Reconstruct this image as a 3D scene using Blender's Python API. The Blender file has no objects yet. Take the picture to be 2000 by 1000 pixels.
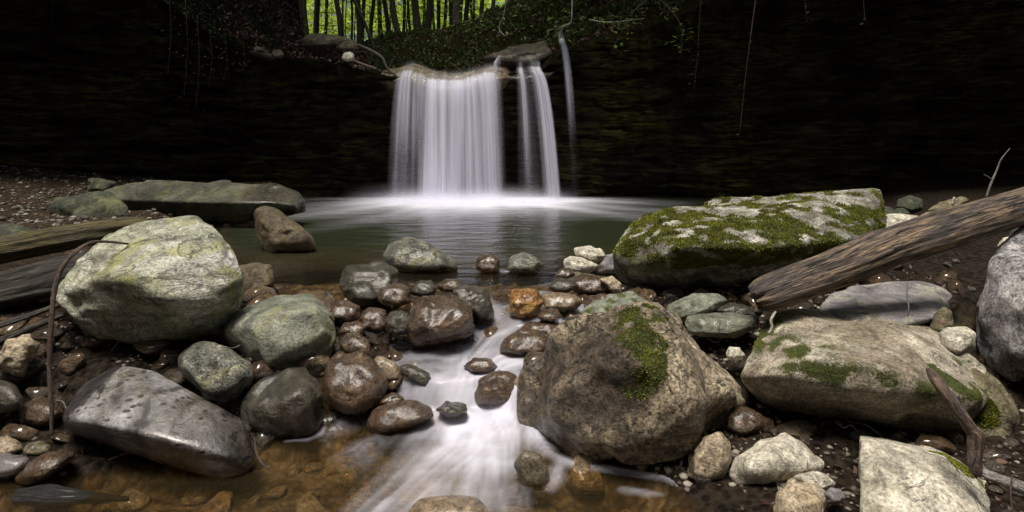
import bpy, bmesh, math, random
import numpy as np
from mathutils import Vector
random.seed(7)
RNG = np.random.default_rng(7)
F = 1111.0; CX = 1000.0; HY = 300.0; CZ = 1.0
scene = bpy.context.scene
COL = scene.collection

# ------------------------------------------------------------------ helpers
def P(px, py, Y):
    return np.array([(px-CX)/F*Y, Y, CZ-(py-HY)/F*Y])

def interp(x, tab):
    t = np.array(tab, float); return np.interp(x, t[:,0], t[:,1])

def smooth(a, b, x):
    t = np.clip((x-a)/(b-a), 0, 1); return t*t*(3-2*t)

_perm = np.random.default_rng(3).permutation(4096).astype(np.int64)
_grad = np.random.default_rng(4).normal(size=(4096,3)); _grad /= np.linalg.norm(_grad,axis=1)[:,None]
def perlin(p):
    p = np.asarray(p, float); i = np.floor(p).astype(np.int64); f = p-i
    u = f*f*f*(f*(f*6-15)+10)
    def g(dx,dy,dz):
        h = _perm[(_perm[(_perm[(i[:,0]+dx)&4095]+i[:,1]+dy)&4095]+i[:,2]+dz)&4095]
        gr = _grad[h]
        return gr[:,0]*(f[:,0]-dx)+gr[:,1]*(f[:,1]-dy)+gr[:,2]*(f[:,2]-dz)
    x0 = g(0,0,0)*(1-u[:,0])+g(1,0,0)*u[:,0]; x1 = g(0,1,0)*(1-u[:,0])+g(1,1,0)*u[:,0]
    x2 = g(0,0,1)*(1-u[:,0])+g(1,0,1)*u[:,0]; x3 = g(0,1,1)*(1-u[:,0])+g(1,1,1)*u[:,0]
    y0 = x0*(1-u[:,1])+x1*u[:,1]; y1 = x2*(1-u[:,1])+x3*u[:,1]
    return (y0*(1-u[:,2])+y1*u[:,2])*1.6
def fbm(p, oct=4, gain=.5, ridged=False):
    s = 0; a = 1; n = 0; p = np.asarray(p,float)
    for k in range(oct):
        v = perlin(p*(2**k)+17.3*k)
        if ridged: v = 1-2*np.abs(v)
        s = s+a*v; n += a; a *= gain
    return s/n

def mk(name, V, faces, mat=None, parent=None, attrs=None, origin=None, smoothf=True, uv=None):
    V = np.asarray(V, float)
    if origin is None: origin = V.mean(0) if parent is None else np.zeros(3)
    origin = np.asarray(origin, float)
    me = bpy.data.meshes.new(name)
    fl = faces if isinstance(faces, list) else [faces]
    fl = [np.asarray(f, np.int64) for f in fl if len(f)]
    nl = sum(f.size for f in fl); nf = sum(len(f) for f in fl)
    me.vertices.add(len(V)); me.vertices.foreach_set('co', (V-origin).astype(np.float32).ravel())
    me.loops.add(nl); me.polygons.add(nf)
    me.loops.foreach_set('vertex_index', np.concatenate([f.ravel() for f in fl]).astype(np.int32))
    tot = np.concatenate([np.full(len(f), f.shape[1]) for f in fl])
    st = np.concatenate([[0], np.cumsum(tot)[:-1]]).astype(np.int32)
    me.polygons.foreach_set('loop_start', st); me.polygons.foreach_set('loop_total', tot.astype(np.int32))
    me.polygons.foreach_set('use_smooth', np.full(nf, smoothf))
    me.update(calc_edges=True); me.validate()
    if attrs:
        for k, v in attrs.items():
            v = np.asarray(v, np.float32)
            if v.ndim == 2:
                a = me.attributes.new(k, 'FLOAT_VECTOR', 'POINT'); a.data.foreach_set('vector', v.ravel())
            else:
                a = me.attributes.new(k, 'FLOAT', 'POINT'); a.data.foreach_set('value', v)
    if mat: me.materials.append(mat)
    o = bpy.data.objects.new(name, me); COL.objects.link(o)
    o.location = origin
    if parent: o.parent = parent
    return o

def tag(o, label=None, cat=None, group=None, kind=None):
    if label: o['label'] = label
    if cat: o['category'] = cat
    if group: o['group'] = group
    if kind: o['kind'] = kind
    return o
def empty(name, loc, label, cat, group=None):
    o = bpy.data.objects.new(name, None); COL.objects.link(o); o.location = loc
    return tag(o, label, cat, group)

def gridfaces(nu, nv):
    a = np.arange(nu*nv).reshape(nv, nu)
    return np.stack([a[:-1,:-1].ravel(), a[:-1,1:].ravel(), a[1:,1:].ravel(), a[1:,:-1].ravel()], 1)

# ------------------------------------------------------------------ node helper
class NT:
    def __init__(s, name):
        s.m = bpy.data.materials.new(name); s.m.use_nodes = True; s.t = s.m.node_tree; s.t.nodes.clear()
        s.out = s.t.nodes.new('ShaderNodeOutputMaterial')
    def put(s, sock, v):
        if isinstance(v, bpy.types.NodeSocket): s.t.links.new(v, sock)
        elif isinstance(v, (tuple, list)) and len(v) == 3 and sock.type == 'RGBA': sock.default_value = (*v, 1)
        else: sock.default_value = v
    def n(s, typ, props=None, **kw):
        nd = s.t.nodes.new('ShaderNode'+typ)
        for k, v in (props or {}).items(): setattr(nd, k, v)
        for k, v in kw.items():
            k2 = k.replace('_', ' ')
            sk = nd.inputs[int(k[1:])] if k[0]=='i' and k[1:].isdigit() else nd.inputs[k2]
            s.put(sk, v)
        return nd
    def coord(s, scale=(1,1,1), rot=(0,0,0), kind='Object', loc=(0,0,0)):
        tc = s.n('TexCoord').outputs[kind]
        return s.n('Mapping', Vector=tc, Location=loc, Rotation=rot, Scale=scale).outputs[0]
    def geo(s, scale=(1,1,1)):
        return s.n('Mapping', Vector=s.n('NewGeometry').outputs['Position'], Scale=scale).outputs[0]
    def noise(s, vec, scale, detail=6, rough=.55, dist=0):
        return s.n('TexNoise', Vector=vec, Scale=scale, Detail=detail, Roughness=rough, Distortion=dist).outputs['Fac']
    def ramp(s, fac, stops):
        nd = s.n('ValToRGB', Fac=fac); cr = nd.color_ramp
        while len(cr.elements) < len(stops): cr.elements.new(.5)
        for e, (p, c) in zip(cr.elements, stops):
            e.position = p; e.color = (*c, 1) if not isinstance(c, (int, float)) else (c, c, c, 1)
        return nd.outputs[0]
    def mix(s, f, a, b, mode='MIX'):
        nd = s.t.nodes.new('ShaderNodeMix'); nd.data_type = 'RGBA'; nd.blend_type = mode
        s.put(nd.inputs[0], f); s.put(nd.inputs[6], a); s.put(nd.inputs[7], b); return nd.outputs[2]
    def math(s, op, a, b=0.0, clamp=False):
        nd = s.t.nodes.new('ShaderNodeMath'); nd.operation = op; nd.use_clamp = clamp
        s.put(nd.inputs[0], a); s.put(nd.inputs[1], b); return nd.outputs[0]
    def rng(s, v, a, b, c=0.0, d=1.0, interp='LINEAR'):
        return s.n('MapRange', {'interpolation_type': interp}, i0=v, i1=a, i2=b, i3=c, i4=d).outputs[0]
    def attr(s, name, out='Fac'): return s.n('Attribute', {'attribute_name': name}).outputs[out]
    def bump(s, h, dist, strength=1.0, normal=None):
        kw = dict(Height=h, Distance=dist, Strength=strength)
        if normal: kw['Normal'] = normal
        return s.n('Bump', **kw).outputs[0]
    def done(s, sh): s.t.links.new(sh, s.out.inputs['Surface']); return s.m

LICHEN = (.30,.30,.07)
def rock_mat(name, c1, c2, c3, sc=3.0, rough=.85, wet=0.0, bump=.02, strata=0.0, srot=(0,.5,0), sfreq=16, lichen=0.0, lcol=LICHEN,
             lsc=4.0, grain=.35, pits=0.0, cracks=0.0, speck=0.0, streak=0.0, gscale=70, wetcol=(.45,.38,.32), moss=(.05,.062,.010), drops=0.0):
    m = NT(name)
    v = m.coord(); vs = m.coord(scale=(1.6,1.6,sfreq), rot=srot)
    n1 = m.noise(v, sc, 9, .66, .6)
    col = m.ramp(n1, [(.38, c1), (.5, c2), (.61, c3)])
    ns = m.noise(vs, 1.0, 8, .65, .4)
    if strata: col = m.mix(m.rng(ns, .42, .62, 0, strata), col, m.mix(.5, c1, (.02,.02,.02)))
    if strata: col = m.mix(m.rng(ns, .40, .28, 0, strata), col, c3)
    ng = m.noise(v, gscale, 5, .75)
    col = m.mix(1.0, col, m.ramp(ng, [(.36, max(.05,1-grain*1.9)), (.5, 1.0), (.64, 1+grain*1.3)]), 'MULTIPLY')
    nm = m.noise(v, sc*4, 7, .7, .5)
    col = m.mix(.8, col, m.ramp(nm, [(.36, .38), (.5, 1.0), (.62, 1.45)]), 'MULTIPLY')
    if lichen:
        nl = m.noise(v, lsc, 8, .65, .8)
        lf = m.math('MULTIPLY', m.rng(nl, .52, .62, 0, lichen), m.rng(m.noise(v, 45, 4, .7), .35, .55))
        col = m.mix(lf, col, lcol)
    if speck:
        vo = m.n('TexVoronoi', Vector=v, Scale=38.0, Randomness=1.0).outputs['Distance']
        sp = m.math('MULTIPLY', m.rng(vo, .22, .12), m.rng(m.noise(v, 9, 3), .5, .6, 0, speck))
        col = m.mix(sp, col, (.55,.48,.33))
    if drops:
        vd = m.n('TexVoronoi', Vector=m.coord(scale=(15,22,60), rot=(0,-.65,0)), Scale=1.0, Randomness=1.0).outputs['Distance']
        dp = m.math('MULTIPLY', m.rng(vd, .36, .27), m.rng(m.noise(v, 7, 3), .5, .53, 0, drops))
        big = m.rng(m.noise(m.coord(scale=(3,3,9), rot=(0,-.65,0)), 2.6, 6, .65), .60, .63, 0, drops)
        dp = m.math('MAXIMUM', dp, big)
        col = m.mix(dp, col, (.035,.03,.028))
    nr = m.n('TexNoise', {'noise_type': 'RIDGED_MULTIFRACTAL'}, Vector=v, Scale=sc*2.2, Detail=7, Roughness=.6).outputs['Fac']
    h = m.math('ADD', m.math('MULTIPLY', nm, .9), m.math('MULTIPLY', nr, -.35))
    col = m.mix(m.rng(nr, .9, 1.9, 0, .5), col, m.mix(1, col, (.35,.32,.28), 'MULTIPLY'))
    h = m.math('ADD', h, m.math('MULTIPLY', ng, .22))
    if strata: h = m.math('ADD', h, m.math('MULTIPLY', ns, .9*min(1, strata*1.3)))
    if cracks:
        cn = m.noise(m.coord(scale=(1,1,2.6), rot=srot), sc*.9, 7, .6, 1.2)
        cr = m.math('MULTIPLY', m.rng(m.math('ABSOLUTE', m.math('SUBTRACT', cn, .5)), .0, .016, 1, 0), m.rng(m.noise(v, 3.3, 3), .46, .58))
        h = m.math('SUBTRACT', h, m.math('MULTIPLY', cr, cracks*1.5)); col = m.mix(m.math('MULTIPLY', cr, .8*cracks), col, (.02,.017,.012))
    if pits:
        np_ = m.noise(v, 22, 6, .7, .6)
        pt = m.rng(np_, .44, .34)
        h = m.math('SUBTRACT', h, m.math('MULTIPLY', pt, pits)); col = m.mix(m.math('MULTIPLY', pt, .6), col, (.02,.017,.014))
    wa = m.math('ADD', m.attr('wet'), wet, True)
    nw = m.noise(v, 14, 5, .6)
    wf = m.math('MULTIPLY', wa, m.rng(nw, .25, .5, .55, 1), True)
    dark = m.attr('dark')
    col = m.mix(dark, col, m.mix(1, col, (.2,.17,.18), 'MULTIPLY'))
    col = m.mix(wf, col, m.mix(1.0, col, wetcol, 'MULTIPLY'))
    ma = m.attr('moss'); mn = m.noise(v, 90, 4, .7)
    mf = m.rng(m.math('ADD', ma, m.math('MULTIPLY', m.math('SUBTRACT', mn, .5), .8)), .35, .6)
    col = m.mix(mf, col, m.mix(mn, (moss[0]*.45, moss[1]*.45, moss[2]*.6), (moss[0]*1.4, moss[1]*1.4, moss[2])))
    ro = m.rng(wf, 0, 1, rough, .2)
    ro = m.math('ADD', ro, m.rng(ng, .3, .7, -.06, .1), True)
    nb = m.bump(h, bump*1.7)
    pb = m.n('BsdfPrincipled', Base_Color=col, Roughness=ro, Normal=nb, Specular_IOR_Level=.45)
    m.put(pb.inputs['Coat Weight'], m.math('MULTIPLY', wf, 1.0)); pb.inputs['Coat Roughness'].default_value = .05
    m.put(pb.inputs['Coat Normal'], m.bump(m.math('ADD', m.math('MULTIPLY', nm, .6), m.math('MULTIPLY', ng, .25)), bump*.5))
    return m.done(pb.outputs[0])

M = {}
M['cream'] = rock_mat('cream_green_rock', (.30,.31,.21), (.47,.47,.37), (.66,.64,.58), 2.6, bump=.030, strata=.7, srot=(.2,.62,0), sfreq=15, lichen=.75, lcol=(.34,.33,.06), lsc=3.2, grain=.35, cracks=.3)
M['blue'] = rock_mat('blue_grey_rock', (.085,.08,.062), (.19,.185,.185), (.31,.30,.31), 2.2, rough=.6, wet=.12, bump=.008, grain=.25, speck=.9, drops=1.0, streak=.5)
M['greygreen'] = rock_mat('grey_green_rock', (.11,.125,.09), (.17,.18,.14), (.25,.25,.20), 3, rough=.65, bump=.014, strata=.35, srot=(0,-.5,.3), sfreq=9, lichen=.35, grain=.3)
M['mottled'] = rock_mat('mottled_grey_rock', (.09,.10,.08), (.18,.18,.15), (.30,.30,.24), 4.5, rough=.5, wet=.25, bump=.02, lichen=.5, grain=.45, cracks=.4)
M['brown'] = rock_mat('wet_brown_rock', (.055,.033,.018), (.105,.066,.036), (.19,.13,.075), 4, wet=.95, bump=.018, grain=.4, wetcol=(.58,.50,.44))
M['darkwet'] = rock_mat('wet_dark_rock', (.05,.045,.03), (.10,.09,.06), (.18,.16,.12), 4, wet=.85, bump=.022, strata=.5, srot=(.3,.3,0), sfreq=18, grain=.4, wetcol=(.45,.42,.38))
M['golden'] = rock_mat('wet_golden_rock', (.16,.07,.015), (.33,.17,.04), (.45,.30,.10), 6, wet=1, bump=.016, grain=.4, wetcol=(.75,.65,.5))
M['tan'] = rock_mat('rough_tan_rock', (.13,.10,.065), (.28,.225,.15), (.48,.40,.28), 3, rough=.8, bump=.040, grain=.45, pits=.9, cracks=.5, gscale=55)
M['tan2'] = rock_mat('tan_stone', (.24,.19,.12), (.36,.29,.20), (.46,.39,.29), 5, rough=.7, bump=.012, grain=.35, gscale=80)
M['pale'] = rock_mat('pale_cream_rock', (.36,.33,.26), (.52,.48,.39), (.64,.60,.50), 3.5, rough=.85, bump=.018, grain=.3, cracks=.15, lichen=.3, lcol=(.30,.30,.16))
M['browngrey'] = rock_mat('brown_grey_rock', (.21,.17,.115), (.36,.31,.235), (.52,.47,.38), 2.8, rough=.85, bump=.028, strata=.35, srot=(.2,-.35,0), sfreq=12, grain=.4, lichen=.3, lcol=(.12,.13,.03), gscale=80)
M['olive'] = rock_mat('olive_brown_rock', (.10,.085,.045), (.17,.145,.085), (.24,.21,.13), 3, rough=.8, bump=.02, grain=.4, lichen=.5, lcol=(.13,.14,.04))
M['mossrock'] = rock_mat('mossy_pale_rock', (.12,.11,.08), (.24,.23,.19), (.52,.50,.45), 5, rough=.9, bump=.03, grain=.4, lichen=.5, lcol=(.25,.27,.10))
M['purple'] = rock_mat('purple_grey_slab', (.11,.10,.105), (.17,.155,.16), (.23,.21,.215), 2, rough=.7, bump=.008, grain=.2, lichen=.5, lcol=(.42,.43,.30), lsc=6)
M['lilac'] = rock_mat('lilac_grey_rock', (.24,.22,.22), (.38,.36,.36), (.52,.50,.51), 4, rough=.75, bump=.035, grain=.35, pits=.4, lichen=.3, lcol=(.14,.14,.05))
M['beach'] = rock_mat('dimmed_far_slab_rock', (.035,.034,.022), (.06,.058,.038), (.10,.095,.065), 2, rough=.8, bump=.03, strata=.4, srot=(0,.15,0), sfreq=9, grain=.35, lichen=.5, lcol=(.12,.14,.03), speck=.5)  # base colour darkened to stand for the weak light by the pool
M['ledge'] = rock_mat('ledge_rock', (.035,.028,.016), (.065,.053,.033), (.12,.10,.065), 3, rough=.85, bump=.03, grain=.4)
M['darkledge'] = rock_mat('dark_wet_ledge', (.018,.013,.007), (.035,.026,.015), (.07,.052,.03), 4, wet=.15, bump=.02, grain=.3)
M['fargreen'] = rock_mat('dimmed_far_green_rock', (.022,.028,.018), (.045,.05,.03), (.08,.085,.055), 3, bump=.02, grain=.35, lichen=.3)  # darkened copy of the grey green rock, dim far light in its colour
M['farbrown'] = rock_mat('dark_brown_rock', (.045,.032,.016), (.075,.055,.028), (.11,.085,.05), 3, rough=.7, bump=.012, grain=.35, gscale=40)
M['lip'] = rock_mat('wet_sandstone_lip', (.10,.075,.045), (.19,.145,.09), (.29,.235,.16), 4, wet=.6, bump=.02, grain=.25, wetcol=(.8,.75,.7))

# ------------------------------------------------------------------ water level and ground
def wl(x, y):
    y2 = y+.05*np.sin(x*5+1)+.04*np.sin(x*11)
    return interp(y2, [(0,-.46),(2.2,-.455),(2.98,-.44),(3.08,-.40),(3.16,-.28),(3.4,-.21),(3.68,-.13),(3.86,-.045),(5.0,-.01),(5.3,0),(30,0)])
XL = [(0,-3.8),(2.2,-3.5),(2.45,-2.7),(2.6,-1.95),(2.75,-1.6),(2.95,-1.08),(3.2,-.85),(3.6,-.95),(4,-1.75),(4.5,-2.3),(5,-2.7),(6,-3.2),(7,-3.75),(8,-4.2),(10,-4.4),(13,-4.7)]
XR = [(0,.8),(2.0,.85),(2.3,.86),(2.5,.82),(2.8,.42),(3.1,.15),(3.4,.45),(3.8,.6),(4.2,.75),(4.6,1.0),(5,1.3),(6,2.2),(8,5),(13,8)]
BH = [(0,.03),(2.3,.03),(2.7,.05),(3,.06),(3.8,.05),(4.2,.06),(5.0,.16),(8,.2),(13,.32),(20,.4)]
DP = [(0,.13),(3,.13),(3.2,.10),(3.9,.09),(4.8,.10),(5.6,.35),(7,.7),(12,.9),(13.4,.5)]
def ground(x, y, fine=True):
    x = np.atleast_1d(np.asarray(x,float)); y = np.broadcast_to(np.asarray(y,float), x.shape)
    w = interp(y, [(0,-.46),(2.2,-.455),(2.98,-.44),(3.16,-.28),(3.4,-.21),(3.68,-.13),(3.86,-.045),(5.0,-.01),(5.3,0),(30,0)])
    xl = interp(y, XL); xr = interp(y, XR)
    out = np.maximum(xl-x, x-xr)
    b = interp(y, BH)
    p = np.stack([x, y, x*0], 1)
    n = fbm(p*1.3+5, 4) if fine else 0
    out = out+.12*n
    g = w + np.where(out > 0, b*smooth(-.05,.9,out)+.02, -interp(y, DP)*smooth(0,.4,-out)+.012)
    g = g + np.where(out > 0, .05*n, .035*n)
    g = g + smooth(6,16,np.abs(x))*1.0
    return g
def solve_w(px, py):
    Y = 3.0
    for _ in range(80):
        X = (px-CX)/F*Y
        Y = .5*Y+.5*F*(CZ-float(wl(np.array([X]), np.array([Y]))[0]))/(py-HY)
    return (px-CX)/F*Y, Y

def axis(segs):
    out = []
    for a, b, st in segs: out += list(np.arange(a, b, st))
    out.append(segs[-1][1]); return np.array(out)
xs = axis([(-300,-30,30),(-30,-6,1.0),(-6,-3,.06),(-3,2.6,.022),(2.6,6,.06),(6,30,1.0),(30,300,30)])
ys = axis([(-200,-10,20),(-10,1.4,.5),(1.4,2.0,.06),(2.0,4.6,.02),(4.6,8,.04),(8,14,.08),(14,22,1)])
GX, GY = np.meshgrid(xs, ys); gx, gy = GX.ravel(), GY.ravel()
gz = ground(gx, gy)
pb_ = np.stack([gx,gy,gz],1)
gz = gz + .018*fbm(pb_*9, 3)*(np.abs(gx)<7)

m = NT('stream_bed_gravel')
v = m.geo()
vo = m.n('TexVoronoi', Vector=m.n('Mapping', Vector=v, Scale=(1,1,.3)).outputs[0], Scale=26.0)
vb = m.n('TexVoronoi', Vector=m.n('Mapping', Vector=v, Scale=(1,1,.3)).outputs[0], Scale=9.0)
c = m.ramp(m.noise(v, 2.2, 6), [(.35,(.045,.030,.016)),(.55,(.085,.058,.032)),(.7,(.13,.09,.052))])
sep = m.n('SeparateColor', Color=vo.outputs['Color']).outputs
c = m.mix(.75, c, m.ramp(sep[0], [(0,(.35,.3,.26)),(.6,(.9,.85,.8)),(1,(1.8,1.6,1.35))]), 'MULTIPLY')
sep2 = m.n('SeparateColor', Color=vb.outputs['Color']).outputs
c = m.mix(.3, c, m.ramp(sep2[0], [(0,.4),(.6,.95),(1,1.9)]), 'MULTIPLY')
uw = m.rng(m.attr('under'), 0, 1)
c = m.mix(m.attr('soil_and_shade'), c, m.mix(1, c, (.09,.08,.07), 'MULTIPLY'))  # bank darkening: soil tone plus shade painted into the gaps
c = m.mix(uw, c, m.mix(1, c, (2.0,1.8,1.45), 'MULTIPLY'))
c = m.mix(m.rng(vo.outputs['Distance'], .35, .6), c, (.02,.014,.009))
c = m.mix(m.math('MULTIPLY', uw, .7), c, m.ramp(m.noise(v, 5.5, 5, .6, 1), [(.38,(.035,.022,.010)),(.5,(.085,.064,.038)),(.62,(.20,.155,.10))]))
h = m.math('SUBTRACT', 1.0, vo.outputs['Distance'])
h = m.math('ADD', h, m.math('MULTIPLY', m.math('SUBTRACT', 1.0, vb.outputs['Distance']), 1.6))
h = m.math('ADD', h, m.math('MULTIPLY', m.noise(v, 60, 4), .3))
pb = m.n('BsdfPrincipled', Base_Color=c, Roughness=.7, Specular_IOR_Level=.12, Normal=m.bump(h, .03))
M['bed'] = m.done(pb.outputs[0])
under = smooth(.0,.06, wl(gx,gy)-gz)
bed = mk('ground', np.stack([gx,gy,gz],1), gridfaces(len(xs),len(ys)), M['bed'], attrs={'under':under,'soil_and_shade':np.maximum(np.maximum(smooth(5.2,4.4,gy), smooth(.8,1.4,gx)), .35)*(1-under)}, origin=(0,0,0)); tag(bed, kind='structure')  # mask covers near gaps and right bank, where shade is painted in

# ------------------------------------------------------------------ stream surface
wxs = axis([(-6,-3.2,.06),(-3.2,1.8,.016),(1.8,9.5,.06)])
wys = axis([(1.2,1.9,.05),(1.9,4.2,.014),(4.2,6,.03),(6,13.8,.05)])
WX, WY = np.meshgrid(wxs, wys); wx, wy = WX.ravel(), WY.ravel()
wz = wl(wx, wy)
gw = ground(wx, wy)
depth = wz-gw
# flow lines in photo-traced positions brought down on to the water level: (px, py, half width px, strength)
def flowline(pts):
    o = []
    for px, py, w, s in pts:
        X, Y = solve_w(px, py); o.append((X, Y, w*Y/F, s))
    return np.array(o)
FL = [
 [(1050,615,80,.25),(990,665,80,.32),(930,720,75,.36),(900,790,90,.5),(900,850,110,.45),(850,920,120,.22),(800,1000,130,.12)],
 [(780,700,30,.3),(820,740,40,.5),(850,780,40,.5)],
 [(1030,598,30,.15),(1010,628,60,.65),(960,660,60,.8),(925,700,48,.75),(905,745,38,.8),(890,790,40,1.0)],
 [(1090,600,25,.6),(1120,625,32,1.2),(1085,660,36,1.2),(1060,700,38,1.1),(985,715,42,1.15),(930,750,45,1.15)],
 [(770,690,35,.35),(820,690,40,.55),(880,690,40,.7)],
 [(745,735,22,.3),(775,760,35,.7),(850,765,45,.75),(890,790,30,.9)],
 [(1010,730,25,.6),(1000,760,30,.75),(985,800,35,.95)],
 [(890,795,60,1.4),(925,830,80,1.6),(900,880,95,1.05),(840,930,85,.75),(760,1000,80,.6),(700,1060,90,.5)],
 [(960,810,60,1.5),(980,850,60,1.4),(985,890,55,.7),(985,940,40,.4),(1000,1000,40,.3)],
 [(930,850,60,.9),(920,920,60,.7),(890,1000,80,.5)],
 [(1035,820,22,1.0),(1050,855,20,1.1),(1075,885,16,1.05),(1120,905,13,1.1),(1200,918,11,1.1),(1290,930,11,1.05),(1340,945,14,1.1),(1370,962,16,.9),(1420,955,10,.7)],
 [(1095,905,12,.8),(1085,935,18,.8),(1075,960,14,.4)],
 [(1220,958,14,.7),(1260,962,15,.7),(1290,965,8,.4)],
 [(1400,972,8,.6),(1440,985,9,.6)],
 [(560,862,6,.5),(600,858,6,.9),(628,845,5,1.0),(632,835,4,.6)],
 [(700,810,26,.35),(670,830,30,.28),(640,855,35,.12)],
 [(720,868,30,.5),(700,888,35,.35),(640,905,30,.15)],
 [(930,522,8,.5),(985,530,14,.55),(1050,532,8,.4)],
 [(1180,533,4,.8),(1205,534,4,.8)],
 [(1180,555,5,.4),(1120,545,8,.35),(1040,560,8,.2)],
 [(940,575,10,.5),(962,600,14,.7),(960,622,20,.8)],
 [(1035,570,10,.5),(1060,572,14,.75),(1110,578,14,.75)],
 [(1140,570,12,.6),(1130,600,16,.9),(1120,625,24,.9)],
 [(690,620,10,.25),(715,650,12,.3),(730,690,18,.4),(760,715,20,.4)],
 [(0,935,10,.35),(60,918,6,.25)],
]
foam = np.zeros_like(wx)
near = wy < 5.8
idx = np.where(near)[0]
qx, qy = wx[idx], wy[idx]; acc = np.zeros(len(idx))
for li, L in enumerate(FL):
    L = flowline(L)
    best = np.full(len(idx), 9.0); al = np.zeros(len(idx)); sd = np.zeros(len(idx)); ww = np.ones(len(idx)); ss = np.zeros(len(idx))
    acum = 0
    for (x0,y0,w0,s0),(x1,y1,w1,s1) in zip(L[:-1], L[1:]):
        dx, dy = x1-x0, y1-y0; ln = math.hypot(dx,dy)+1e-6
        t = ((qx-x0)*dx+(qy-y0)*dy)/ln**2
        tc = np.clip(t, 0, 1)
        d = np.hypot(qx-x0-tc*dx, qy-y0-tc*dy); w = w0+(w1-w0)*tc
        sg = np.sign((qx-x0)*dy-(qy-y0)*dx)
        r = d/w; k = r < best
        best[k] = r[k]; al[k] = (acum+tc*ln)[k]; sd[k] = (sg*d)[k]; ww[k] = w[k]; ss[k] = (s0+(s1-s0)*tc)[k]
        acum += ln
    u = sd/ww
    n1 = perlin(np.stack([u*2.0+li*7, al*1.1, np.full_like(u, li)],1))
    n2 = perlin(np.stack([u*6.0+li*3, al*2.2, np.full_like(u, li+.5)],1))
    n3 = perlin(np.stack([u*15.0, al*3.5, np.full_like(u, li+.3)],1))
    thin = np.clip(ww/.10,.12,1)
    mod = np.clip(.92+(.95*n1+.70*n2+.30*n3)*thin, 0, 2.2)
    val = .45*ss*np.exp(-best**2*1.1)*mod
    acc = 1-(1-np.clip(acc,0,1))*(1-np.clip(val,0,1))
pat = fbm(np.stack([qx*5, qy*7, qx*0+2],1),4)
acc = acc*np.clip(.92+.85*pat*(1-.6*acc), .15, 1.25)
foam[idx] = np.clip(acc,0,1)
# soft froth where the falls land on the pool
dx = (wx+.75); dyf = (12.9-wy)
u1 = perlin(np.stack([wx*1.2, wy*5, wx*0],1)); u2 = perlin(np.stack([np.arctan2(dx, dyf+1.5)*9, np.hypot(dx,dyf)*.5, wx*0+4],1))
core = np.exp(-np.abs(dx/2.15)**2.6)*np.exp(-np.clip(dyf-.1,0,9)**2/(1.9**2))*1.6
fan = np.exp(-(dx/2.6)**2)*np.exp(-(np.clip(dyf,0,99)/3.2)**2)*(.36+.42*u2+.2*u1)
ff = np.clip(core*(1+.18*u2)+fan, 0, 1)*smooth(6.5,8.5,wy)*smooth(13.5,12.5,wy)
arm = np.zeros_like(wx)
for (ax,ay,bx,by,w_,s_) in [(-.4,12.4,2.6,8.2,.28,.25),(0,12,2.6,9.9,.3,.22),(-1.8,12,-3.3,9.2,.35,.3),(.5,12.4,3.1,11.6,.3,.3),(-1.4,10.5,-2.6,7.2,.3,.12)]:
    ddx, ddy = bx-ax, by-ay; ln2 = ddx**2+ddy**2
    t = np.clip(((wx-ax)*ddx+(wy-ay)*ddy)/ln2, 0, 1); d = np.hypot(wx-ax-t*ddx, wy-ay-t*ddy)
    arm = np.maximum(arm, s_*np.exp(-(d/(w_*(1+t)))**2)*(1-t*.7))
foam = np.clip(foam+ff+arm*(1+.5*u1), 0, 1)
# gentle lumps in the fast water
pw = np.stack([wx, wy, wx*0],1)
wz = wz+.014*fbm(pw*np.array([5,3,1]),3)*(wy<4.2)+.02*foam*(wy<4.2)+.006*perlin(pw*np.array([2.5,6,1]))*(wy>5)
GF = gridfaces(len(wxs), len(wys))
keep = (depth[GF] > -.05).any(1)
GF = GF[keep]; used, inv = np.unique(GF.ravel(), return_inverse=True)
WV = np.stack([wx,wy,wz],1)[used]
m = NT('stream_water')
v = m.geo()
dp = m.attr('depth'); fo = m.attr('foam')
tint = m.ramp(m.rng(dp, 0, .6), [(0,(.93,.88,.78)),(.25,(.74,.63,.46)),(1,(.12,.13,.07))])
tr = m.n('BsdfTransparent', Color=tint).outputs[0]
murk = m.n('BsdfDiffuse', Color=m.ramp(m.rng(dp, 0, .5), [(0,(.11,.075,.035)),(.5,(.05,.042,.018)),(1,(.017,.022,.008))])).outputs[0]
body = m.n('MixShader', Fac=m.rng(dp, .08, .5, .04, .93), i1=tr, i2=murk).outputs[0]
hb = m.math('ADD', m.math('MULTIPLY', m.noise(m.geo((1.5,5,1)), 1.3, 3), 1.0), m.math('MULTIPLY', m.noise(m.geo((5,9,1)), 1.6, 4, .6), .35))
nrm = m.bump(hb, .025)
gl = m.n('BsdfGlossy', Color=(1,1,1), Roughness=.17, Normal=nrm).outputs[0]
fr = m.n('Fresnel', IOR=1.33, Normal=nrm).outputs[0]
w1 = m.n('MixShader', Fac=fr, i1=body, i2=gl).outputs[0]
wh = m.n('BsdfDiffuse', Color=(.79,.79,.90)).outputs[0]
wt = m.n('BsdfTranslucent', Color=(.79,.79,.90)).outputs[0]
wm = m.n('MixShader', Fac=.25, i1=wh, i2=wt).outputs[0]
w2 = m.n('MixShader', Fac=m.rng(fo, 0.03, .95, 0, .92), i1=w1, i2=wm).outputs[0]
M['water'] = m.done(w2)
st = mk('stream_water', WV, inv.reshape(-1,4), M['water'], attrs={'foam':foam[used],'depth':np.clip(depth[used],0,2)}, origin=(0,0,0)); tag(st, kind='structure')

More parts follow.
